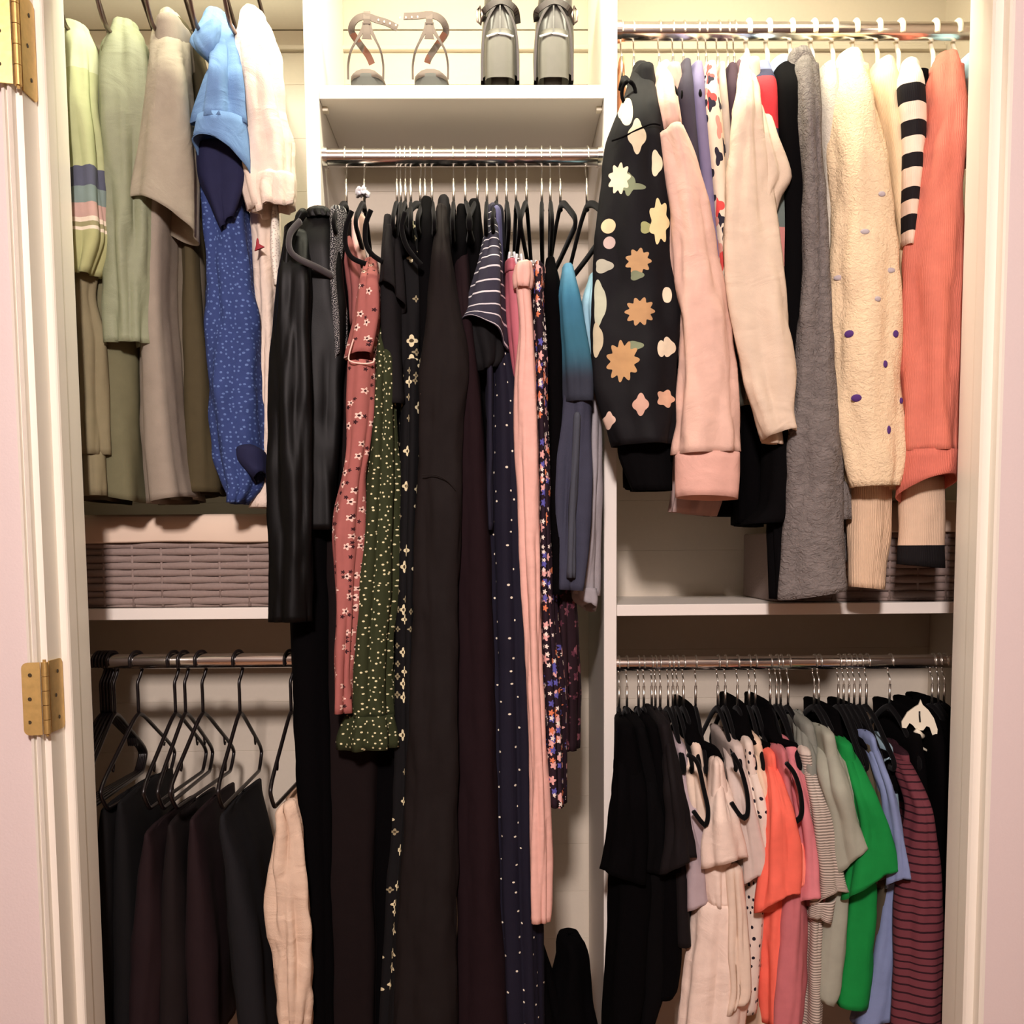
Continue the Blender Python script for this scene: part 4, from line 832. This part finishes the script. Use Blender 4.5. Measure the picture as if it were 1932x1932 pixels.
tee('black_tee', 'black tee with a pointed sleeve jutting over the right divider', [(1365, 1164, 1182), (1420, 1162, 1200), (1500, 1158, 1210), (1580, 1150, 1216), T(1138, 1640, 1212, 1668)], [(1370, 1166, 1190), (1500, 1160, 1216), (1700, 1156, 1218), (1850, 1148, 1215), (1945, 1142, 1206)], m_black, 200, D=2.0, Db=2.03, bhd=.10, tilt=.004)
tee('black_tee', 'black tee second from the right divider, its sleeve hem level with the first', [(1360, 1190, 1206), (1420, 1196, 1226), (1520, 1200, 1248), T(1198, 1640, 1254, 1650)], [(1365, 1190, 1210), (1500, 1198, 1246), (1700, 1200, 1250), (1860, 1200, 1248), (1945, 1196, 1220)], m_black2, 202, D=2.03, tilt=.006)
tee('black_tee', 'black tee third from the right divider on the lower rod', [(1360, 1214, 1230), (1430, 1224, 1252), (1520, 1232, 1280), T(1230, 1646, 1290, 1640)], [(1365, 1214, 1234), (1500, 1226, 1270), (1700, 1234, 1284), (1850, 1230, 1272), (1862, 1228, 1264)], m_black, 204, D=2.04, tilt=.006)
tee('black_tee', 'black tee with flared sleeve beside the lilac grey sleeve', [(1352, 1240, 1256), (1400, 1250, 1268), (1480, 1258, 1284), (1560, 1262, 1300), T(1254, 1650, 1313, 1618)], [(1360, 1236, 1256), (1500, 1256, 1280), (1650, 1262, 1290), (1765, 1264, 1297)], fabric('black_plum_jersey', (14, 8, 10)), 206, D=1.99, Db=2.04, tilt=.012)
m_lilac = fabric('lilac_grey_jersey', (178, 162, 166)); m_cr1 = fabric('cream_pink_jersey', (236, 214, 198), wrinkle=True, bump=.3); m_cr2 = fabric('ivory_jersey', (226, 204, 184)); m_cr3 = fabric('pale_stone_jersey', (206, 190, 180))
m_lace = fabric('taupe_sheer', (168, 140, 126))
tee('grey_tee', 'lilac grey tee whose wide sleeve hem shows below the black tees', [(1402, 1266, 1280), (1450, 1272, 1292), (1540, 1286, 1312), (1600, 1294, 1330), (1640, 1288, 1346), T(1291, 1724, 1352, 1704)], [(1402, 1266, 1284), (1500, 1284, 1306), (1700, 1294, 1330), (1790, 1296, 1330)], m_lilac, 208, D=2.03, Db=2.08, tilt=.016)
tee('cream_tee', 'ivory tee left of the first black hanger corner', [(1390, 1292, 1306), (1420, 1290, 1316), (1500, 1296, 1328), (1560, 1304, 1334), T(1308, 1606, 1340, 1596)], [(1395, 1292, 1312), (1500, 1300, 1330), (1700, 1304, 1336)], m_cr2, 210, D=2.04, Db=2.08)
tee('grey_tee', 'pale stone tee with narrow shoulder between the lilac and ivory tees', [(1405, 1276, 1290), (1450, 1282, 1302), (1540, 1294, 1316), T(1300, 1620, 1326, 1612)], [(1410, 1278, 1296), (1520, 1288, 1312), (1700, 1298, 1326)], m_cr3, 212, D=2.06, Db=2.09)
tee('cream_tee', 'cream tee with a folded sleeve tip pointing right, in front of the ivory tops', [(1428, 1340, 1354), (1470, 1342, 1366), (1540, 1336, 1386), (1590, 1330, 1400), T(1330, 1640, 1408, 1618)], [(1440, 1340, 1360), (1560, 1330, 1376), (1640, 1328, 1370), T(1338, 1702, 1366, 1708)], m_cr1, 214, D=1.985, Db=2.02, bhd=.03, tilt=.012,
    extra=[('skirt', [(1700, 1312, 1392), (1760, 1304, 1392), (1840, 1292, 1400), (1945, 1280, 1392)], m_cr1, dict(D=2.02, hd=.05, seed=216, folds=FP, wr=.009)),
           ('side_drape', [(1640, 1366, 1396), (1720, 1370, 1402), (1800, 1372, 1402), (1870, 1374, 1403), T(1366, 1912, 1398, 1880)], m_cr2, dict(D=2.01, hd=.03, seed=217, folds=FS))])
tee('cream_tee', 'pale stone tee with open neck around a black hanger corner', [(1398, 1366, 1384), (1440, 1368, 1400), (1500, 1378, 1412), (1560, 1390, 1424), (1610, 1396, 1438), T(1398, 1672, 1440, 1650)], [(1400, 1368, 1390), (1550, 1384, 1420), (1700, 1396, 1430), (1800, 1394, 1424)], m_cr3, 218, D=2.02, Db=2.07, tilt=.014)
m_bdots = dots('ivory_black_dots', (222, 206, 192), (24, 20, 34), 45, .17, rand=.8)
tee('dotted_tee', 'ivory tee with small black dots left of the beige tee', [(1394, 1396, 1408), (1440, 1402, 1424), (1520, 1414, 1444), (1570, 1424, 1450), T(1430, 1618, 1452, 1606)], [(1398, 1398, 1414), (1560, 1412, 1438), (1700, 1404, 1434), (1800, 1400, 1430), (1900, 1396, 1418)], m_bdots, 220, D=2.02, Db=2.06, bhd=.08)
tee('beige_tee', 'beige tee with short sleeve ending above the coral tee hem', [(1386, 1406, 1418), (1420, 1410, 1434), (1480, 1424, 1452), (1530, 1434, 1462), T(1438, 1562, 1466, 1560)], [(1390, 1408, 1424), (1500, 1424, 1448), (1700, 1420, 1446), (1945, 1410, 1446)], fabric('beige_jersey', (226, 198, 170)), 222, D=2.04, Db=2.08)
m_cor = fabric('coral_jersey', (246, 112, 92)); m_cor2 = fabric('light_coral_jersey', (252, 146, 124)); m_rosej = fabric('rose_jersey', (216, 128, 134)); m_pinkj = fabric('dusty_rose_jersey', (196, 112, 116))
tee('coral_tee', 'bright coral tee in the middle of the lower right rod', [(1416, 1436, 1450), (1450, 1442, 1464), (1520, 1450, 1484), (1600, 1444, 1500), (1660, 1438, 1506), T(1432, 1722, 1508, 1688)], [(1420, 1438, 1454), (1600, 1444, 1480), (1760, 1434, 1470), (1850, 1436, 1462), T(1440, 1922, 1458, 1912)], m_cor, 224, D=1.99, Db=2.05, bhd=.05, tilt=.02)
tee('coral_tee', 'lighter coral tee just right of the bright coral one', [(1490, 1476, 1490), (1540, 1482, 1502), (1600, 1492, 1512), T(1498, 1684, 1522, 1676)], [(1500, 1474, 1490), (1700, 1470, 1500), (1850, 1462, 1498), (1945, 1458, 1490)], m_cor2, 226, D=2.02, Db=2.06, bhd=.06)
tee('rose_tee', 'dusty rose tee with long folded body reaching the bottom', [(1412, 1456, 1470), (1460, 1466, 1486), (1540, 1476, 1500), T(1486, 1620, 1510, 1610)], [(1415, 1458, 1476), (1600, 1474, 1506), (1750, 1462, 1512), (1850, 1456, 1512), (1945, 1450, 1506)], m_pinkj, 228, D=2.05, Db=2.03, bhd=.05)
tee('rose_tee', 'pink tee with straight sleeve hem between coral and striped tees', [(1402, 1474, 1490), (1440, 1482, 1506), (1520, 1500, 1530), (1600, 1508, 1544), (1660, 1506, 1552), T(1503, 1706, 1555, 1700)], [(1405, 1474, 1494), (1560, 1490, 1520), (1700, 1500, 1528)], m_rosej, 230, D=2.01, Db=2.08, bhd=.1)
m_tstr = stripes('grey_white_stripe', (128, 118, 108), (206, 192, 178), .0056, .5)
tee('striped_tee', 'grey and white finely striped tee between the pink and sage tees', [(1412, 1500, 1514), (1450, 1512, 1534), (1520, 1526, 1556), (1600, 1534, 1574), (1660, 1540, 1586), T(1538, 1706, 1594, 1686)], [(1415, 1502, 1520), (1600, 1524, 1552), (1720, 1516, 1544), (1840, 1510, 1542), (1945, 1506, 1544)], m_tstr, 232, D=2.0, Db=2.05, bhd=.05, wr=.003,
    extra=[('sleeve_hem', [T(1534, 1700, 1576, 1692), T(1530, 1732, 1566, 1744)], m_tstr, dict(D=2.02, hd=.022, seed=234, folds=FB, close=False, tilt=.008, tilt_len=.03))])
m_sg = fabric('grey_sage_jersey', (158, 160, 144)); m_sg2 = fabric('grey_green_jersey', (128, 130, 120))
tee('sage_tee', 'grey-sage tee with pale sleeve edge left of the green tee', [(1380, 1550, 1564), (1420, 1544, 1584), (1480, 1548, 1606), (1540, 1566, 1620), T(1580, 1650, 1636, 1590)], [(1385, 1546, 1568), (1560, 1560, 1600), (1700, 1556, 1596), (1800, 1546, 1586), (1870, 1542, 1576), T(1548, 1880, 1566, 1888)], m_sg, 236, D=1.99, Db=2.04, bhd=.07, tilt=.012)
tee('grey_tee', 'dull grey-green tee behind the sage one, its neck at a thick black hanger', [(1350, 1500, 1512), (1380, 1502, 1524), (1440, 1508, 1544), (1520, 1528, 1564), T(1544, 1640, 1576, 1630)], [(1360, 1500, 1520), (1500, 1520, 1552), (1700, 1540, 1572)], m_sg2, 238, D=2.05, Db=2.09)
m_grn = fabric('bright_green_jersey', (14, 132, 58))
tee('green_tee', 'bright green tee on the lower right rod', [(1398, 1578, 1592), (1430, 1588, 1612), (1500, 1606, 1642), (1570, 1614, 1666), (1600, 1606, 1676), T(1592, 1698, 1690, 1640)], [(1405, 1580, 1600), (1560, 1600, 1640), (1700, 1592, 1642), (1800, 1582, 1640), (1870, 1572, 1634), T(1572, 1890, 1632, 1897)], m_grn, 240, D=1.99, Db=2.045, bhd=.06, tilt=.014)
tee('brown_tee', 'dark olive-brown tee between the green and blue tees', [(1388, 1612, 1626), (1430, 1624, 1648), (1520, 1642, 1668), (1600, 1654, 1682), T(1648, 1668, 1690, 1664)], [(1395, 1614, 1632), (1600, 1640, 1664), (1750, 1634, 1664), (1870, 1628, 1660)], fabric('dark_khaki_jersey', (78, 70, 54)), 242, D=2.02, Db=2.07)
m_blu = fabric('dusty_blue_jersey', (124, 138, 176)); m_blu2 = fabric('slate_blue_jersey', (100, 112, 142))
tee('blue_tee', 'dusty blue tee with pointed sleeve left of the maroon striped top', [(1382, 1622, 1636), (1420, 1636, 1656), (1480, 1656, 1680), (1560, 1672, 1698), (1620, 1678, 1704), T(1674, 1672, 1711, 1662)], [(1390, 1624, 1642), (1600, 1662, 1692), (1750, 1648, 1690), (1850, 1630, 1690), T(1608, 1932, 1688, 1900)], m_blu, 244, D=2.0, Db=2.06, bhd=.05)
tee('collared_shirt', 'pale blue folded collar top with small tan tag above the dusty blue tee', [(1392, 1646, 1662), (1420, 1650, 1674), T(1660, 1446, 1676, 1440)], [(1400, 1648, 1664), (1600, 1668, 1690), (1700, 1676, 1696)], fabric('ice_blue_cotton', (150, 176, 188)), 246, D=2.06, Db=2.10)
m_mar = stripes('maroon_stripe', (106, 52, 60), (42, 14, 24), .0172, .22)
tee('striped_long_sleeve', 'maroon top with thin dark stripes near the right jamb', [(1406, 1674, 1690), (1450, 1690, 1716), (1520, 1714, 1746), (1600, 1704, 1762), (1700, 1694, 1772), (1800, 1690, 1776), (1945, 1684, 1778)], [(1412, 1674, 1694), (1600, 1700, 1740), (1945, 1680, 1740)], m_mar, 248, D=2.0, Db=2.09, hd=.04, tilt=0, wr=.003, folds=FB)
for i, (x, y0, x1, y1, lab) in enumerate([(1700, 1340, 1735, 1945, 'black top right behind the maroon striped top'), (1742, 1336, 1770, 1945, 'black top under the white clip hanger'), (1768, 1330, 1792, 1945, 'black top last on the lower right rod at the jamb'),
        (1296, 1336, 1330, 1480, 'black camisole between the black tees and the ivory tee'), (1390, 1330, 1440, 1470, 'black camisole in the middle hanger cluster'), (1440, 1330, 1492, 1470, 'black camisole whose slanted edge meets the coral tees'),
        (1560, 1340, 1600, 1520, 'black camisole above the green tee'), (1608, 1340, 1650, 1480, 'black camisole above the blue tee')]):
    single('black_camisole', lab, 'top', [(y0, x-4, x+8, 2.2), (y0+60, x, x+24, 2.08), ((y0+y1)/2, (x+x1)/2, (x+x1)/2+30), (y1, x1, x1+30)], m_black, D=2.07 if i < 3 else 2.09, hd=.12, seed=260+i, folds=FB)
# black hanger corners seen through open necks
for k, (pts, lab) in enumerate([([(1298, 1424), (1316, 1440), (1328, 1490), (1336, 1530), (1330, 1556), (1308, 1530)], 'black velvet hanger corner inside the ivory tee neck'),
        ([(1382, 1422), (1398, 1452), (1410, 1500), (1410, 1536), (1398, 1540), (1380, 1514)], 'black velvet hanger corner framed by the pale stone tee'),
        ([(1484, 1440), (1500, 1462), (1511, 1500), (1512, 1536), (1500, 1548), (1478, 1530)], 'black velvet hanger corner framed by the pink tee')]):
    v, f = sweep(smoothpath([P(a, b, 1.985+.004*i) for i, (a, b) in enumerate(pts)], 5), .0045, .0075, 10)
    tag(mesh_obj('clothes_hanger', v, f, M_velvet, smooth=True), lab, 'hanger')
# white clip hanger
D0 = 2.12
t = thing('clip_hanger', 'white plastic child-size hanger with slotted centre near the right jamb', 'hanger', P(1737, 1330, D0))
prof = [(1737, 1320), (1741, 1330), (1752, 1340), (1762, 1355), (1769, 1376), (1768, 1388), (1760, 1389), (1754, 1372), (1748, 1370), (1742, 1378), (1730, 1378), (1722, 1368), (1716, 1364), (1710, 1374), (1702, 1373), (1701, 1362), (1712, 1344), (1726, 1334), (1733, 1330)]
vs = [P(a, b, D0+(a-1735)*-.0005) for a, b in prof]; n = len(vs); vs += [v+Vector((.002, .007, 0)) for v in vs]
mesh_obj('frame', vs, [tuple(range(n)), tuple(range(n, 2*n))[::-1]]+[(i, (i+1) % n, n+(i+1) % n, n+i) for i in range(n)], M_wplast, t)
v, f = sweep([P(1735, 1342, D0-.002), P(1735, 1350, D0-.003), P(1736, 1362, D0-.002)], .0018, .0018, 8); mesh_obj('slot', v, f, M_bplast, t, True)
v, f = sweep([P(1727, 1377, D0-.002), P(1734, 1384, D0-.004), P(1741, 1390, D0-.002)], .006, .006, 10); mesh_obj('swivel', v, f, M_wplast, t, True)
v, f = sweep([P(1716, 1398, D0-.002), P(1730, 1406, D0-.004), P(1752, 1418, D0-.002)], .003, .004, 10); mesh_obj('crossbar', v, f, M_wplast, t, True)
# ---- lower left: trousers folded over tube hangers -------------------------
m_tr = [fabric('plum_black_twill', (30, 15, 18)), fabric('blue_black_twill', (20, 20, 23)), fabric('near_black_twill', (9, 8, 9)), fabric('brown_black_twill', (22, 14, 14))]
def trousers(label, x, y, xl, xr, yb, m, seed, D=2.04, xb=0, xt=None, bd=.34):
    """folded over the hanger's bar: front edge low, ridge rising to the back"""
    sec = [(y, x-3, x+5), (y+22, x-8, x+12), (y+90, (x-8+xl)/2, (x+12+xr)/2), ((y+yb)/2, xl, xr), (yb, xl+xb, xr+xb)]
    o = loft('trousers', sec, m, D=D, hd=bd/2, seed=seed, folds=[(3, .004, 1), (6, .004, -1), (10, .002, 3)], wr=.006, dome=.01)
    return tag(o, label, 'trousers')
trousers('black trousers on the hanger cluster against the left jamb', 222, 1512, 200, 238, 1945, m_tr[2], 300)
trousers('black trousers second from the left jamb', 252, 1500, 236, 282, 1945, m_tr[2], 301, D=2.05)
trousers('dark plum trousers hanging under the tube hanger pair at lower left', 300, 1556, 270, 318, 1945, m_tr[0], 302, D=2.03, xb=-10)
trousers('brown-black trousers third from the beige pair', 342, 1540, 316, 362, 1945, m_tr[3], 303, D=2.05)
trousers('plum-black trousers second from the beige pair', 382, 1530, 360, 418, 1945, m_tr[0], 304, D=2.05, xb=8)
trousers('blue-black trousers beside the beige pair', 438, 1522, 440, 500, 1945, m_tr[1], 305, D=2.03, xb=24)
garment('trousers', 'beige cotton trousers folded over the last tube hanger of the lower left rod', 'trousers', [
    ('front_leg', [T(523, 1536, 556, 1512), (1560, 524, 568), (1640, 516, 576), (1720, 518, 582), (1770, 524, 584), (1850, 530, 580), (1945, 536, 578)], fabric('beige_chino', (222, 196, 172), bump=.5, wrinkle=True), dict(D=2.0, hd=.024, seed=310, folds=[(3, .007, 2), (5, .009, -4), (8, .005, 5)], wr=.014)),
    ('back_leg', [(1506, 545, 560, 2.2), (1540, 548, 568), (1700, 560, 578), (1900, 560, 576)], fabric('beige_chino_shade', (226, 190, 158)), dict(D=2.05, hd=.10, seed=311, folds=FB))])
# ---- baskets ---------------------------------------------------------------
m_bask = plain('grey_brown_woven_paper', (150, 132, 124), .8, bump=.3, bscale=200, var=.2)
m_liner = fabric('cream_liner', (232, 210, 188), bump=.3)
def basket(label, x0, x1, z0, z1, zrim, y0=2.205, y1=2.53):
    t = thing('woven_basket', label, 'basket', ((x0+x1)/2, (y0+y1)/2, z0))
    boxmesh('inner_wall', x0+.006, x1-.006, y0+.006, y1-.006, z0+.001, z1-.006, m_bask, t, bev=.004)
    # weave: horizontal paper strands bulging in and out of upright stakes
    n = 9; hz = (z1-z0-.012)/n; st = .062
    def strand(zc, ph, nm='strand'):
        vs, fs = [], []; xs = [x0+(x1-x0)*i/64 for i in range(65)]
        for x in xs:
            o = .0034*math.cos(math.pi*(x-x0)/st+ph)
            for (dy, dz) in ((0.002, -hz*.47), (-.0015, -hz*.3), (-.0022, 0), (-.0015, hz*.3), (0.002, hz*.47)):
                vs.append(Vector((x, y0+dy-max(o, -.003)*.9+.001, zc+dz)))
        for i in range(64):
            for j in range(4): fs.append((i*5+j, (i+1)*5+j, (i+1)*5+j+1, i*5+j+1))
        return mesh_obj(nm, vs, fs, m_bask, t, smooth=True)
    for i in range(n): strand(z0+.007+hz*(i+.5), 0 if i % 2 else math.pi)
    x = x0+.01
    while x < x1:
        v, f = sweep([Vector((x, y0+.003, z0+.003)), Vector((x, y0+.003, z1-.004))], .003, .002, 8); mesh_obj('stake', v, f, m_bask, t, True); x += st
    # liner folded over the rim
    vs, fs = [], []; N = 60
    for i in range(N+1):
        x = x0-.004+(x1-x0+.008)*i/N; w1 = .0025*noise.noise(Vector((x*14, z0*7, 2))); sag = .004*noise.noise(Vector((x*5, 9, z0)))
        for (yy, zz) in ((y0+.03, zrim-.03), (y0+.012, zrim-.002), (y0+.002, zrim), (y0-.007, zrim-.006), (y0-.010+w1, (zrim+z1)/2), (y0-.011+w1*1.4, z1-.004+sag), (y0-.009+w1, z1-.008+sag)):
            vs.append(Vector((x, yy, zz)))
    for i in range(N):
        for j in range(6): fs.append((i*7+j, (i+1)*7+j, (i+1)*7+j+1, i*7+j+1))
    o = mesh_obj('fabric_liner', vs, fs, m_liner, t, smooth=True); md = o.modifiers.new('thick', 'SOLIDIFY'); md.thickness = .002; md.offset = 1
    return t
ZB = Z2+.0245
basket('grey-brown woven basket with cream liner on the left shelf', XL+.03, XD1a-.012, ZB, wz(1012, 2.2), wz(966, 2.2))
basket('grey-brown woven basket with cream liner on the right shelf behind the sweaters', 0.60, XR-.02, ZB, wz(1002, 2.2), wz(948, 2.2), y0=2.23)
# ---- shoes on the centre shelf ---------------------------------------------
ZSH = ZS+.0272
m_suede = fabric('grey_taupe_suede', (98, 88, 82), rough=.8, bump=.3); m_tan = fabric('tan_leather', (118, 78, 62), rough=.6); m_heel = fabric('grey_suede_heel', (72, 72, 70), rough=.8)
m_insole = fabric('pink_insole', (236, 200, 178), rough=.7)
def ribbon(nm, pts, w, mat, parent, th=.0012, up=None):
    """flat strap along pts with its width lying in the picture plane across the path"""
    vs, fs = [], []; m = len(pts)
    for i, p in enumerate(pts):
        t = (pts[min(i+1, m-1)]-pts[max(i-1, 0)]).normalized(); s = t.cross(Vector((0, 1, 0)))
        if s.length < .2: s = Vector((0, 0, 1)).cross(t)
        s = s.normalized(); ww = w(i/(m-1)) if callable(w) else w; n = t.cross(s).normalized()*th
        vs += [p-s*ww/2-n, p+s*ww/2-n, p+s*ww/2+n, p-s*ww/2+n]
    for i in range(m-1):
        for j in range(4): fs.append((i*4+j, i*4+(j+1) % 4, i*4+4+(j+1) % 4, i*4+4+j))
    fs += [(3, 2, 1, 0), tuple((m-1)*4+j for j in range(4))]
    return mesh_obj(nm, vs, fs, mat, parent, smooth=False)
def sandal(label, xc, flip, D=2.215):
    zb = ZSH; k = D/F
    def Q(dx, py, d=0): 
        p = P(xc+dx, py, D+d); return p
    t = thing('sandal', label, 'sandal', (P(xc, 150, D).x, D+.03, zb), 'pair of grey strappy sandals')
    bx = P(xc, 150, D).x
    # block heel: half round, wider at the foot
    vs, fs = [], []; N = 18; rows = [(0, .037, .036), (.012, .0355, .035), (.026, .0345, .034), (.034, .034, .034)]
    for (h, rx, ry) in rows:
        for j in range(N):
            a = 2*math.pi*j/N; vs.append(Vector((bx+rx*math.cos(a), D+.034+ry*math.sin(a)*1.05, zb+h)))
    for i in range(len(rows)-1):
        for j in range(N): fs.append((i*N+j, i*N+(j+1) % N, (i+1)*N+(j+1) % N, (i+1)*N+j))
    fs += [tuple(range(N))[::-1], tuple((len(rows)-1)*N+j for j in range(N))]
    mesh_obj('heel', vs, fs, m_heel, t, True)
    # foot bed with raised domed heel cup running forward to the toe
    vs, fs = [], []; M_ = 16
    for i in range(M_+1):
        u = i/M_; y = D+.001+u*.215; hw = .0325*(math.sin(math.pi*min(1, u*5+.45)/2)**.5)*(1+.18*math.sin(math.pi*u)); zz = zb+.034-.030*min(1, max(0, (u-.25)/.45))
        if u > .9: hw *= .8
        for (dx, dz) in ((-1, 0), (-.7, .006*(1-u)), (-.3, .0092*(1-u)), (.3, .0092*(1-u)), (.7, .006*(1-u)), (1, 0), (1, -.006), (-1, -.006)):
            vs.append(Vector((bx+dx*hw, y, max(zz+dz, zb+.0006) if dz >= 0 else max(zz+dz, zb+.0002))))
    for i in range(M_):
        for j in range(8): fs.append((i*8+j, i*8+(j+1) % 8, (i+1)*8+(j+1) % 8, (i+1)*8+j))
    fs += [tuple(range(8))[::-1], tuple(M_*8+j for j in range(8))]
    mesh_obj('sole', vs, fs, m_suede, t, True)
    s = flip
    # slingback: two thin sides meeting in the ankle tab
    for sg in (-1, 1):
        pts = smoothpath([Q(sg*33, 150, .03), Q(sg*33, 122, .02), Q(sg*28, 96, .004), Q(sg*17+1*s, 74, -.004), Q(sg*7+2*s, 56, -.006), Q(sg*3+2*s, 44, -.006)], 6)
        ribbon('side_strap', pts, lambda u: .0042+.011*max(0, u-.55)*1.6, m_suede, t)
    ribbon('heel_tab', smoothpath([Q(2*s, 74, -.005), Q(2*s, 62, -.007), Q(2*s, 48, -.007), Q(2*s, 40, -.007)], 5), lambda u: .021-.012*min(1, u*1.6), m_suede, t)
    ribbon('loop', [Q(2*s, 45, -.008), Q(2*s, 36, -.010), Q(2*s, 26, -.008), Q(2*s, 22, -.004)], .014, m_suede, t)
    # ankle strap: from the far inside, curling round and out past the tab
    pts = smoothpath([Q(12*s, 121, .05), Q(4*s, 104, .045), Q(-12*s, 82, .035), Q(-26*s, 62, .02), Q(-25*s, 46, .006), Q(-14*s, 34, -.004), Q(2*s, 31, -.009), Q(20*s, 37, -.006), Q(40*s, 43, .0), Q(60*s, 53, .006)] if s > 0 else
                     [Q(-6, 119, .05), Q(-2, 108, .045), Q(14, 84, .035), Q(29, 62, .02), Q(26, 44, .006), Q(14, 32, -.004), Q(-4, 28, -.009), Q(-24, 30, -.006), Q(-50, 31, .003)], 7)
    st = ribbon('ankle_strap', pts, .0135, m_suede, t)
    pts2 = smoothpath([Q(12*s, 122, .051), Q(4*s, 105, .046), Q(-12*s, 82.5, .036), Q(-25*s, 63, .021)] if s > 0 else [Q(-6, 120, .051), Q(-2, 108.5, .046), Q(14, 84.5, .036), Q(28, 62.5, .021)], 6)
    ribbon('strap_lining', [p-Vector((0, .0016, 0)) for p in pts2], .0125, m_tan, t, th=.0006)
    for q in range(4):
        a = Q((24+11*q)*s, 38+ (3.2*q if s > 0 else -6+.6*q), -.0065+.002*q); v, f = sweep([a, a-Vector((0, .0012, 0))], .0016, .0022, 8); mesh_obj('eyelet', v, f, m_insole, t)
    return t
sandal('left grey strappy sandal seen from the heel, strap curling to the right', 690, 1)
sandal('right grey strappy sandal seen from the heel, strap curling to the left', 812, -1)
m_boot = plain('grey_black_leather', (66, 64, 61), .32, spec=.6, bump=.15, bscale=40, var=.3); m_bootd = plain('dark_brown_leather', (40, 30, 26), .4, bump=.15, bscale=60, var=.3); m_stack = plain('boot_heel', (84, 81, 73), .5, bump=.1, var=.2)
def boot(label, xs, D=2.215):
    """ankle boot from behind: xs = outline (y, xl, xr) of the shaft and counter"""
    bx = P((xs[-1][1]+xs[-1][2])/2, 150, D).x
    t = thing('ankle_boot', label, 'boot', (bx, D+.05, ZSH), 'pair of grey ankle boots')
    loft('shaft', xs, m_boot, t, D=D+.004, hd=.05, nu=40, folds=((2, .0015, 1),), wr=.001, thick=0, close=False, flat=2.2)
    # heel block and counter panel
    xl, xr = xs[-1][1], xs[-1][2]
    loft('heel', [(66, xl+14, xr-14), (72, xl+11, xr-11), (110, xl+9, xr-9), (156.5, xl+10, xr-10)], m_stack, t, D=D-.004, hd=.028, nu=36, folds=(), wr=.0006, thick=0, dome=.003, flat=3)
    for sg, a in ((-1, xl), (1, xr)):
        ribbon('side_seam', smoothpath([P(a-sg*3, 152, D+.004), P(a-sg*4, 110, D+.002), P(a-sg*7, 62, D), P(a-sg*17, 30, D-.001), P((xl+xr)/2+sg*6, 6, D-.002)], 6), .0045, m_bootd, t)
    ribbon('back_seam', [P((xl+xr)/2, 64, D-.0045), P((xl+xr)/2, 30, D-.002), P((xl+xr)/2, 8, D-.002)], .003, m_boot, t)
    v, f = sweep(smoothpath([P(xl+12, 69, D-.003), P((xl+xr)/2, 63, D-.0055), P(xr-12, 69, D-.003)], 5), .0022, .0022, 8); mesh_obj('counter_edge', v, f, M_clear, t, True)
    # ankle strap with buckle at the top
    pts = smoothpath([P(xl+6, 40, D+.03), P(xl+8, 20, D+.004), P((xl+xr)/2, 2, D-.004), P(xr-10, 16, D+.004), P(xr-4, 44, D+.03)], 6)
    ribbon('ankle_strap', pts, .012, m_bootd, t, th=.0016)
    sg = 1 if xr > 1000 else -1
    a = P(xr-3 if sg > 0 else xl+3, 28, D+.004)
    v, f = sweep([a+Vector((sg*.004, 0, .016)), a+Vector((sg*.010, .002, .008)), a+Vector((sg*.009, .002, -.012)), a+Vector((sg*.003, 0, -.020)), a+Vector((-sg*.001, 0, 0))], .0025, .0035, 8, closed=True); mesh_obj('buckle', v, f, M_gun, t, True)
    # foot running away to the toe
    vs, fs = [], []; N = 16; R_ = 12
    for i in range(R_+1):
        u = i/R_; y = D+.05+u*.185; hw = .034*math.cos(u*1.15)**.5; hh = .07*(1-u)**1.5+.03*(1-u**3)+.002
        for j in range(N):
            a = 2*math.pi*j/N; vs.append(Vector((bx+hw*math.cos(a), y, ZSH+.001+hh*(0.5+.5*math.sin(a)))))
    for i in range(R_):
        for j in range(N): fs.append((i*N+j, i*N+(j+1) % N, (i+1)*N+(j+1) % N, (i+1)*N+j))
    fs += [tuple(range(N))[::-1], tuple(R_*N+j for j in range(N))]
    mesh_obj('foot', vs, fs, m_bootd, t, True)
boot('left grey leather ankle boot with block heel, seen from behind', [(-40, 914, 966), (0, 914, 966), (20, 913, 969), (45, 910, 974), (75, 908, 978), (110, 906, 981), (157, 906, 981)])
boot('right grey leather ankle boot with block heel, seen from behind', [(-40, 1016, 1082), (0, 1016, 1080), (20, 1013, 1080), (45, 1010, 1082), (75, 1008, 1083), (110, 1005, 1083), (156, 1006, 1083)])
# ---- tall black boots at the bottom of the centre section -------------------
for (secs, lab, D, sd) in (([(1768, 1054, 1094), (1780, 1052, 1102), (1800, 1052, 1108), (1830, 1046, 1110), (1880, 1030, 1114), (1945, 1020, 1126)], 'tall black suede boot shaft standing at the bottom of the centre section', 2.12, 400),
                           ([(1750, 990, 1016), (1790, 990, 1024), (1840, 994, 1040), (1900, 998, 1056), (1945, 1000, 1070)], 'black coat hem beside the tall boot at the bottom of the centre section', 2.10, 401)):
    o = loft('tall_boot' if sd == 400 else 'coat', secs, m_black, D=D, hd=.05, seed=sd, folds=FB, dome=.004); tag(o, lab, 'boot' if sd == 400 else 'coat')
    # carried down to the floor below the frame
single('storage_bin', 'dark storage bin on the closet floor under the boots', 'bin', [(1990, 990, 1120), (2050, 990, 1120), (2150, 995, 1115)], m_black2, D=2.1, hd=.12, seed=402, folds=())
